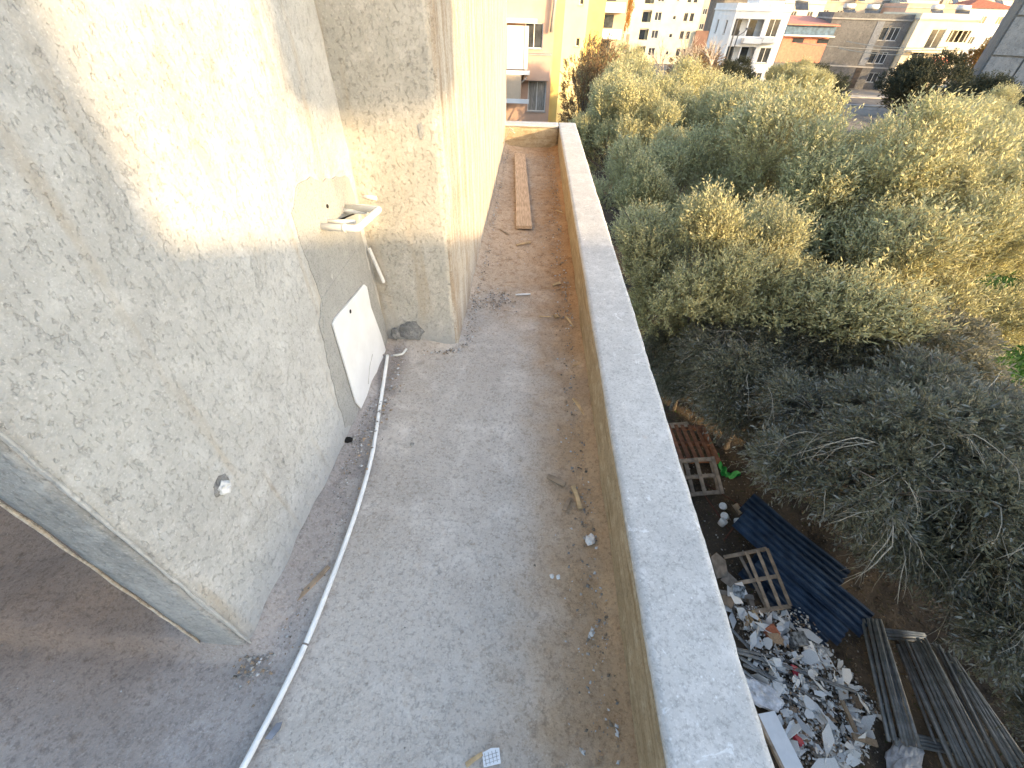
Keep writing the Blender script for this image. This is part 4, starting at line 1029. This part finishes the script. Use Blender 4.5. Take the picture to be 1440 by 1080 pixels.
blades('weeds', 5000, (3.5, 12), (4, 16), .10, M['grass'], 3, lambda x, y, g: fbm(x*.7, y*.7, o=3, seed=19) > .35, w=.008)

# ------------------------------------------------------------------ yard: pallets, sheets, tubes, rubble
def pallet(label, p, rz, mat, L=1.2, W=1.0, nb=5, tilt=(0,0), nslat=3, boards_below=True, double=True, gap_boards=None):
    t = thing('pallet', label, 'pallet', p, rz); t.rotation_euler = (tilt[0], tilt[1], rz)
    sw = .09
    bm_ = MB(); bm_.box(-sw/2, sw/2, -W/2, W/2, 0, .022); board = bm_.mesh('deck_board', mat)
    st = MB(); st.box(-L/2, L/2, -.045, .045, 0, .10); stringer = st.mesh('stringer', mat)
    for k in range(nslat): link('stringer', stringer, t, (0, -W/2+.05+k*(W-.1)/(nslat-1), .024))
    for k in range(nb):
        o = link('deck_board', board, t, (-L/2+.05+k*(L-.1)/(nb-1), 0, .126)); o.rotation_euler.z = R.uniform(-.02,.02)
    for k in range(3): link('deck_board', board, t, (-L/2+.05+k*(L-.1)/2, 0, 0))
    return t
def gpt(px, py, h=0): return on_z(px, py, GZ+h)
p = gpt(962, 626, .25); pallet('reddish brown pallet lying flat behind the coping', (p.x, p.y, p.z), .05, M['palletr'], 1.4, 1.2, 8)
p = gpt(975, 672, .3); pallet('grey tipped pallet below the reddish one', (p.x-.1, p.y, p.z), .15, M['palletg'], 1.4, .9, 4, (.45,.0))
p = gpt(950, 599, .3); o = board_between('board', gpt(936,600,.35), gpt(968,597,.35), .18, .03, M['pallet'], 0, .004); tag(o, 'wide pale board above the reddish pallet', 'board')
# the big pale pallet frame: corners read off 0.45 m above the ground
c0, c1, c2, c3 = gpt(1019,784,.45), gpt(1078,772,.5), gpt(1111,853,.5), gpt(1050,862,.45)
t = thing('pallet', 'large pale open pallet leaning against the blue sheets', 'pallet', c3)
def rel(q): return q - c3
for k, f_ in enumerate((0, .5, 1)):
    a, b2 = rel(c0.lerp(c3, f_)), rel(c1.lerp(c2, f_))
    board_between('rail', a-(b2-a)*.02, b2, .07, .03, M['pallet'], 0, .002, parent=t, seed=k)
for k, f_ in enumerate((.50, .76, .985)):
    a, b2 = rel(c0.lerp(c1, f_)), rel(c3.lerp(c2, f_))
    board_between('deck_board', a, b2, .065, .02, M['pallet'], .03, .002, parent=t, seed=k+4)
a, b2 = rel(c0.lerp(c1,.38)), rel(c3.lerp(c2,.74))
board_between('deck_board', a, rel(c3.lerp(c2,.52)), .06, .02, M['palletg'], -.06, .002, parent=t, seed=9)
p = gpt(1040, 874, .25); pallet('buried pallet with only its slats showing below the large one', (p.x-.15, p.y-.05, p.z), 1.45, M['palletg'], 1.1, .9, 5)
for k, (a, b2) in enumerate([((1052,862),(1067,893)),((1058,858),(1073,882)),((1047,864),(1062,894))]):
    o = board_between('board', gpt(*a,.5), gpt(*b2,.45), .055, .025, M['chip'], 0, .002); tag(o, 'yellowish short board, %s of three beside the large pallet' % ('middle','right','left')[k] , 'board', 'yellowish boards beside the large pallet')
# blue sheets, trapezoid ribs
def sheet(label, corner, along, across, L, W, nrib, mat):
    b_ = MB(); along = Vector(along).normalized(); across = Vector(across); across = (across-along*across.dot(along)).normalized(); up = along.cross(across)
    if up.z < 0: up = -up
    prof = []
    for k in range(nrib):
        u = k*W/nrib; w_ = W/nrib; prof += [(u,0),(u+w_*.45,0),(u+w_*.55,.05),(u+w_*.88,.05)]
    prof.append((W,0)); n = len(prof); vs_ = []
    segs = 6
    for s in range(segs+1):
        for (u, h) in prof: vs_.append(along*(L*s/segs) + across*u + up*(h + .02*math.sin(s*1.1+u*2)))
    fs = [(s*n+i, s*n+i+1, (s+1)*n+i+1, (s+1)*n+i) for s in range(segs) for i in range(n-1)]
    b_.add(vs_, fs); o = b_.obj('corrugated_sheet', mat, None, corner)
    so_ = o.modifiers.new('thickness', 'SOLIDIFY'); so_.thickness = .004
    tag(o, label, 'sheet metal', 'navy corrugated sheets in the yard')
D_ = gpt(1150, 922, .12); E2 = gpt(1217, 857, .2)
ac_ = (E2-D_); al_ = Vector((-.66,.75,.10))
t_ = Vector((.74,.67,0))
sheet('navy corrugated sheet half under the large pallet', D_+Vector((0,0,.0)), al_, t_, 1.15, .56, 4, M['blue'])
sheet('navy corrugated sheet in the middle of the fan', D_+t_*.42-al_*.16+Vector((0,0,.05)), al_, t_, 1.75, .60, 4, M['blue'])
sheet('navy corrugated sheet furthest under the olive tree', D_+t_*.88-al_*.36+Vector((0,0,.10)), al_, t_, 2.7, .66, 4, M['blue'])
sheet('navy corrugated sheet edge glimpsed beneath the drooping spray', D_+t_*1.42+al_*.25+Vector((0,0,.03)), al_, t_, 2.2, .66, 4, M['blue'])
sheet('navy corrugated sheet lowest of the fan, its near end slipped forward', D_+t_*.15+al_*.1+Vector((0,0,-.06)), al_, t_, 1.6, 1.2, 8, M['blue'])
# bundles of scaffold tubes
ORD = ['first','second','third','fourth','fifth','sixth','seventh','eighth','ninth','tenth','eleventh','twelfth','thirteenth','fourteenth']
def tubes(spec, lab, grp, n, rad=.024):
    (a0, a1), (b0, b1) = spec
    for k in range(n):
        f_ = k/(n-1); a = a0.lerp(a1, f_)+Vector((0,0,R.uniform(0,.10))); b2 = b0.lerp(b1, f_+R.uniform(-.08,.08))+Vector((0,0,R.uniform(0,.10)))
        q = MB(); mid = (a+b2)/2; a -= mid; b2 = b2-mid; e = R.uniform(-.05,.05)
        q.tube([a*(1+e), b2*(1-e)], rad, 8); o = q.obj('scaffold_tube', M['steel'], None, mid); tag(o, '%s from the left: %s' % (ORD[k], lab), 'tube', grp)
tubes(((gpt(1211,872,.2), gpt(1236,872,.3)), (gpt(1246,1040,.2), gpt(1288,1052,.3))), 'grey steel tube in the neat bundle beside the bare soil', 'tubes of the neat bundle', 9, .028)
tubes(((gpt(1262,1030,.12), gpt(1265,1046,.12)), (gpt(1345,1048,.12), gpt(1347,1062,.12))), 'short steel tube lying across the lower ends of the bundles', 'short cross tubes', 4, .028)
tubes(((gpt(1235,885,.1), gpt(1240,897,.1)), (gpt(1297,893,.1), gpt(1300,905,.1))), 'short steel tube lying across behind the bundles', 'short rear cross tubes', 4, .025)
tubes(((gpt(1258,905,.18), gpt(1300,900,.3)), (gpt(1330,1082,.18), gpt(1392,1082,.3))), 'grey steel tube in the wide fanned bundle', 'tubes of the fanned bundle', 14)
tubes(((gpt(1310,905,.25), gpt(1345,930,.3)), (gpt(1395,1085,.2), gpt(1440,1075,.3))), 'steel tube in the right hand bundle under the olive', 'tubes of the right bundle', 11)
# thin galvanised profiles lying over the rubble
PR = [((1035,913),(1110,930)),((1038,918),(1130,945)),((1042,926),(1150,1000)),((1045,935),(1165,990)),((1040,940),(1120,1000)),((1045,950),(1160,1010)),((1100,935),(1203,973)),((1050,958),(1140,1015)),((1028,885),(1065,925)),((1036,922),(1100,960)),((1060,930),(1165,968)),((1075,960),(1170,1015))]
for k, (a, b2) in enumerate(PR):
    pa, pb = gpt(*a, .75-.02*k), gpt(*b2, .42)
    q = MB(); L_ = (pb-pa).length; q.box(0, L_, -.022, .022, 0, .003); q.box(0, L_, -.022, -.019, .003, .025); q.box(0, L_, .019, .022, .003, .025)
    o = q.obj('metal_profile', M['profile'], None, pa); o.rotation_euler = (pb-pa).to_track_quat('X','Z').to_euler()
    tag(o, '%s grey metal profile counted across the rubble heap from the blue sheets' % ORD[k], 'metal profile', 'metal profiles on the rubble heap')
# shards of plasterboard and tile
shard_me = []
for k in range(14):
    rr_ = random.Random(k); n = rr_.choice((4,4,5,5,6)); el = rr_.choice((1,1.5,2.4))
    poly = [(math.cos(i*6.283/n+rr_.uniform(-.3,.3))*rr_.uniform(.7,1)*el, math.sin(i*6.283/n+rr_.uniform(-.3,.3))*rr_.uniform(.7,1)) for i in range(n)]
    q = MB(); q.prism(poly, -.09, .09); shard_me.append(q)
SM = [q.mesh('shard', m_) for q in shard_me for m_ in (M['chalk'],)] ; SG = [q.mesh('shard', M['chalk2']) for q in shard_me[:5]]; SC = [q.mesh('shard', M['cardboard']) for q in shard_me[:4]]
def in_heap():
    while True:
        px, py = R.uniform(1000, 1235), R.uniform(860, 1080)
        lo = 1010+(py-860)*.42
        hi = 1120+(py-860)*.75 if py < 990 else 1235-(py-990)*.4
        if lo < px < hi: return px, py
for k in range(250):
    px, py = in_heap(); s = R.choice((.035,.05,.05,.065,.085,.12)); h = .10+.22*R.random()
    p = gpt(px, py, h); p.z = ground_z(p.x, p.y) + R.uniform(.03,.22)
    u = R.random()
    me_ = R.choice(SM) if u < .74 else R.choice(SG) if u < .9 else R.choice(SC)
    o = link('shard', me_, None, p); o.scale = (s, s, s*.8 if s < .08 else s*.4); o.rotation_euler = (R.gauss(0,.5), R.gauss(0,.5), R.uniform(0,6.28))
    m_ = me_.materials[0]
    sz_ = 'tiny' if s < .04 else 'small' if s < .06 else 'middling' if s < .08 else 'large'
    sh_ = {4:'four cornered',5:'five cornered',6:'six cornered'}[len(me_.polygons)-2]
    zn_ = 'by the blue sheets' if py < 920 else 'under metal profiles' if py < 975 else 'among battens' if py < 1030 else 'by the plastic bag'
    zx_ = 'coping side' if px < 1010+(py-860)*.42+45 else 'soil side' if px > 1120+(py-860)*.4 else 'mid heap'
    cw_ = 'white tile piece' if m_ is M['chalk'] else 'grey broken piece' if m_ is M['chalk2'] else 'brown scrap of board'
    tag(o, '%s %s %s %s, %s' % (sz_, sh_, cw_, zn_, zx_), 'rubble piece', 'pieces of the rubble heap')
def special(name, label, cat, px, py, h, poly, t_, mat, rot=(0,0,0), bevel=0):
    q = MB(); q.prism(poly, 0, t_); p = gpt(px, py, h); o = q.obj(name, mat, None, p, bevel); o.rotation_euler = rot; return tag(o, label, cat)
special('tile_slab', 'large white rounded slab at the top edge of the rubble heap', 'slab', 1140, 920, .35, [(-.13,-.2),(.14,-.22),(.12,.2),(-.1,.24)], .02, M['whitepanel'], (.1,.2,.1), .01)
special('tile_slab', 'white chipped slab right of the large rounded one', 'slab', 1160, 928, .25, [(-.08,-.14),(.1,-.16),(.1,.06),(.0,.18),(-.09,.1)], .02, M['whitepanel'], (.1,.1,.2))
special('tile_slab', 'white slab with a grey hole below the chipped one', 'slab', 1161, 949, .2, [(-.1,-.09),(.04,-.14),(.12,.0),(.06,.1),(-.09,.1)], .02, M['whitepanel'], (.1,.0,.2))
special('tile_slab', 'big leaf shaped white slab in the middle of the heap', 'slab', 1118, 1006, .35, [(-.12,.2),(-.14,0),(.1,-.2),(.16,-.05),(.05,.14)], .02, M['whitepanel'], (.1,.1,.2))
special('tile_slab', 'white pointed slab at the right end of the heap', 'slab', 1197, 1009, .18, [(-.14,.1),(-.12,-.06),(.16,-.16),(.06,.0),(.0,.1)], .02, M['whitepanel'], (0,.1,.1))
special('tile_slab', 'rounded white slab nearest the steel tubes', 'slab', 1228, 1001, .12, [(-.15,.1),(-.1,.0),(.12,-.14),(.14,-.06),(-.08,.14)], .03, M['chalk'], (0,.05,-.1), .01)
special('brick', 'red brick lying beside the yellowish boards', 'brick', 1082, 889, .5, [(-.13,-.09),(.12,-.1),(.12,.09),(-.12,.09)], .09, M['brick'], (.2,.1,.5), .01)
special('concrete_lump_flat', 'white paper sheet left of the brick', 'paper', 1040, 828, .5, [(-.16,-.1),(.1,-.14),(.14,.08),(-.1,.13)], .006, M['whitepanel'], (.3,.1,.5))
special('picture_box', 'box printed blue and white beside the brick', 'box', 1116, 901, .35, [(-.15,-.11),(.15,-.11),(.15,.11),(-.15,.11)], .18, M['litterblue'], (.1,.1,.15), .006)
special('cardboard_box', 'flattened brown cardboard box at the near end of the heap', 'box', 1110, 1028, .35, [(-.2,-.17),(.2,-.17),(.2,.17),(-.2,.17)], .12, M['cardboard'], (.1,-.1,.25), .008)
special('red_wrapper', 'crumpled red wrapper among the metal profiles', 'wrapper', 1118, 948, .55, [(-.05,-.1),(.05,-.12),(.07,.1),(-.02,.14)], .03, M['redplastic'], (.3,.2,.2))
special('red_box', 'small red and white carton near the cardboard box', 'carton', 1120, 1040, .5, [(-.05,-.07),(.05,-.07),(.05,.07),(-.05,.07)], .06, M['redplastic'], (.3,.2,.5))
special('green_scrap', 'dark green scrap left of the rubble', 'scrap', 1092, 973, .5, [(-.06,-.08),(.06,-.08),(.06,.08),(-.06,.08)], .04, simple('green_plastic', (.03,.16,.09), .5, .1), (.3,.1,.2))
for k, (a, b2, w, lab) in enumerate([((1183,985),(1203,1030),.06,'brown batten standing out of the rubble near the white bar'), ((1198,1035),(1232,1046),.09,'white thick bar below the brown batten'),
        ((1135,1025),(1155,1052),.03,'short pale batten beside the plastic bag'), ((1090,960),(1062,928),.03,'pale batten between the profiles'), ((1104,985),(1106,1000),.06,'short white block left of the big leaf shaped slab'),
        ((1128,996),(1152,999),.04,'horizontal white bar above the big slab'), ((1160,1018),(1168,1032),.035,'short white bar right of the cardboard box'), ((1168,1020),(1178,1030),.035,'second short white bar right of the cardboard box'),
        ((1137,1035),(1152,1027),.035,'slanted white bar crossing the red carton')]):
    o = board_between('batten', gpt(*a,.42), gpt(*b2,.38), w, .035, M['chipd'] if 'brown' in lab else M['pallet'] if 'pale' in lab else M['chalk'], 0, .003); tag(o, lab, 'batten')
# door-like white panel with wooden edge near the parapet
a, b2 = gpt(1066, 1004, .7), gpt(1118, 1110, .75)
t = thing('door_panel', 'white door leaf with a pale wooden edge lying beyond the coping', 'door leaf', a)
d_ = (b2-a); side = Vector((0,0,1)).cross(d_).normalized()
q = MB(); q.add([Vector((0,0,0)), d_, d_-side*.01+side*.28, side*.28, Vector((0,0,-.04)), d_+Vector((0,0,-.04)), d_+side*.28+Vector((0,0,-.04)), side*.28+Vector((0,0,-.04))], [(0,1,2,3),(7,6,5,4),(0,4,5,1),(1,5,6,2),(2,6,7,3),(3,7,4,0)])
q.obj('panel', M['whitepanel'], t)
q = MB(); q.box(0, d_.length, -.045, -.003, -.05, .01); o = q.obj('wooden_edge', M['pallet'], t); o.rotation_euler = d_.to_track_quat('X','Z').to_euler()
# plastic bags: crumpled lumps
def bag(label, px, py, h, s, sc, mat, seed):
    p = gpt(px, py, h); o = lump(s, seed, *sc, .45, 2.6, 30, 20).obj('plastic_bag', mat, None, p); tag(o, label, 'plastic bag')
    o.rotation_euler = (0,0,seed); return o
bag('cloudy plastic bag slumped at the near end of the heap', 1155, 1064, .25, .26, (1,.8,.5), M['plasticbag'], 3)
bag('thin grey plastic trailing off the brown batten', 1173, 1040, .3, .14, (1.6,.5,.5), M['plasticbag'], 5)
bag('white sack lying against the lower ends of the tubes', 1272, 1066, .15, .3, (1.2,.6,.35), simple('white_sack', (.56,.55,.56), .7, .1, 10), 7)
bag('white printed sack half hidden by the coping', 1066, 976, .6, .22, (1.3,.8,.4), simple('printed_sack', (.60,.60,.62), .6, .2, 9), 9)
# tray of white pots and rusty angle frame
for k, (px, py) in enumerate([(1018,713),(1021,727),(1034,733),(1013,738)]):
    p = gpt(px, py, .12); q = MB(); q.tube([(0,0,0),(0,0,.13),(0,0,.16)], [.07,.085,.08], 12)
    o = q.obj('plastic_tub', M['chalk'], None, p); o.rotation_euler = (R.uniform(-.8,.8), R.uniform(-.8,.8), 0); tag(o, 'white plastic tub, %s of four in the rusty frame' % ('uppermost','second','right','lowest')[k], 'tub', 'white tubs in the rusty frame')
t = thing('rusty_frame', 'thin rusty iron frame lying on the soil around the white tubs', 'frame', gpt(1030,710,.08)); o0 = gpt(1030,710,.08)
for a, b2 in [((978,672),(1050,716)),((1050,716),(1018,760)),((990,695),(1025,745))]:
    q = MB(); q.tube([gpt(*a,.1)-o0, gpt(*b2,.1)-o0], .014, 6); q.obj('iron_bar', M['rust'], t)
special('flat_piece', 'grey flat piece standing between the tubs', 'panel', 1037, 716, .1, [(-.1,-.12),(.1,-.12),(.1,.12),(-.1,.12)], .03, M['palletg'], (.3,.3,.6))
special('grey_board', 'pale board fragment in the shade below the small olive', 'board', 933, 527, .1, [(-.3,-.15),(.35,-.2),(.3,.12),(-.1,.2)], .03, M['pallet'], (.1,.1,.2))
special('grey_board', 'torn pale sheet on top of the large pallet', 'sheet', 1012, 795, .62, [(-.15,-.25),(.12,-.2),(.16,.1),(.0,.24),(-.16,.15)], .012, M['palletg'], (.2,.2,.1))
for k, (px, py) in enumerate([(1030,830),(1022,846),(1035,842),(1040,832),(1026,815)]):
    special('paper_sheet', ['crumpled white sheet beside the large pallet, topmost','folded buff sheet below the crumpled one','white corner sheet at the pallet foot','bluish paper on the pallet edge','brown paper at the coping'][k], 'sheet', px, py, .45+.03*k, [(-.12,-.1),(.1,-.13),(.13,.08),(-.06,.12)], .008, [M['whitepanel'],M['cardboard'],M['whitepanel'],M['litterblue'],M['palletg']][k], (R.uniform(-.4,.4), R.uniform(-.4,.4), k*1.0))
# green netting ribbon
P_ = [gpt(1006,640,.1), gpt(1012,652,.15), gpt(1019,664,.12), gpt(1026,668,.1), gpt(1042,666,.06)]
q = MB(); n = []
for i, p in enumerate(smooth_path(P_, 6)):
    w_ = .055+.05*abs(math.sin(i*.7)); a = i*.35
    n += [p+Vector((-.3, w_, .03*math.sin(a)))*Vector((w_*2, 1, 1)).normalized().x*.0 + Vector((w_*.8, w_, .04*math.sin(a*2))), p-Vector((w_*.8, w_, .04*math.sin(a*2)))]
q.add(n, [(2*i, 2*i+1, 2*i+3, 2*i+2) for i in range(len(n)//2-1)]); o = q.obj('green_net', M['greennet'])
s_ = o.modifiers.new('thickness', 'SOLIDIFY'); s_.thickness = .008; tag(o, 'crumpled strip of bright green netting beside the reddish pallet', 'netting')
# loose stones and clods over the yard
pts = []
for _ in range(2600):
    x, y = R.uniform(3, 10), R.uniform(0, 9); pts.append((x, y, ground_z(x, y)+.005, R.uniform(.006,.028)))
for _ in range(2600):
    px, py = in_heap(); p = gpt(px, py, 0); pts.append((p.x, p.y, ground_z(p.x, p.y)+R.random()*.07, R.uniform(.008,.035)))
crumbs('stones', pts, [M['soilclod'], M['soilclod'], M['soilclod'], M['stone']], seed=8)
pts = []
for _ in range(1300):
    px, py = in_heap(); p = gpt(px, py, 0); pts.append((p.x, p.y, ground_z(p.x, p.y)+.06+R.random()*.1, R.uniform(.010,.03)))
crumbs('plaster_crumbs', pts, [M['chalk'], M['chalk'], M['chalk2'], M['cardboard']], seed=9)
for k, (px, py) in enumerate([(1095,880),(1102,878),(1088,874),(1078,868),(1110,880)]):
    p = gpt(px, py, .12); o = lump(.08, 60+k, 1.2, 1, .8, .3, 2).obj('stone', M['stone'], None, p); tag(o, 'grey stone between the large pallet and the blue sheets', 'stone', 'stones by the blue sheets')
# long plank stuck up in the branches
o = board_between('plank', gpt(1020,522,2.0), gpt(1030,490,2.4), .12, .03, simple('pinkish_wood', (.30,.20,.15), .85, .15), 0, .004); tag(o, 'weathered plank caught upright in the olive branches', 'plank')
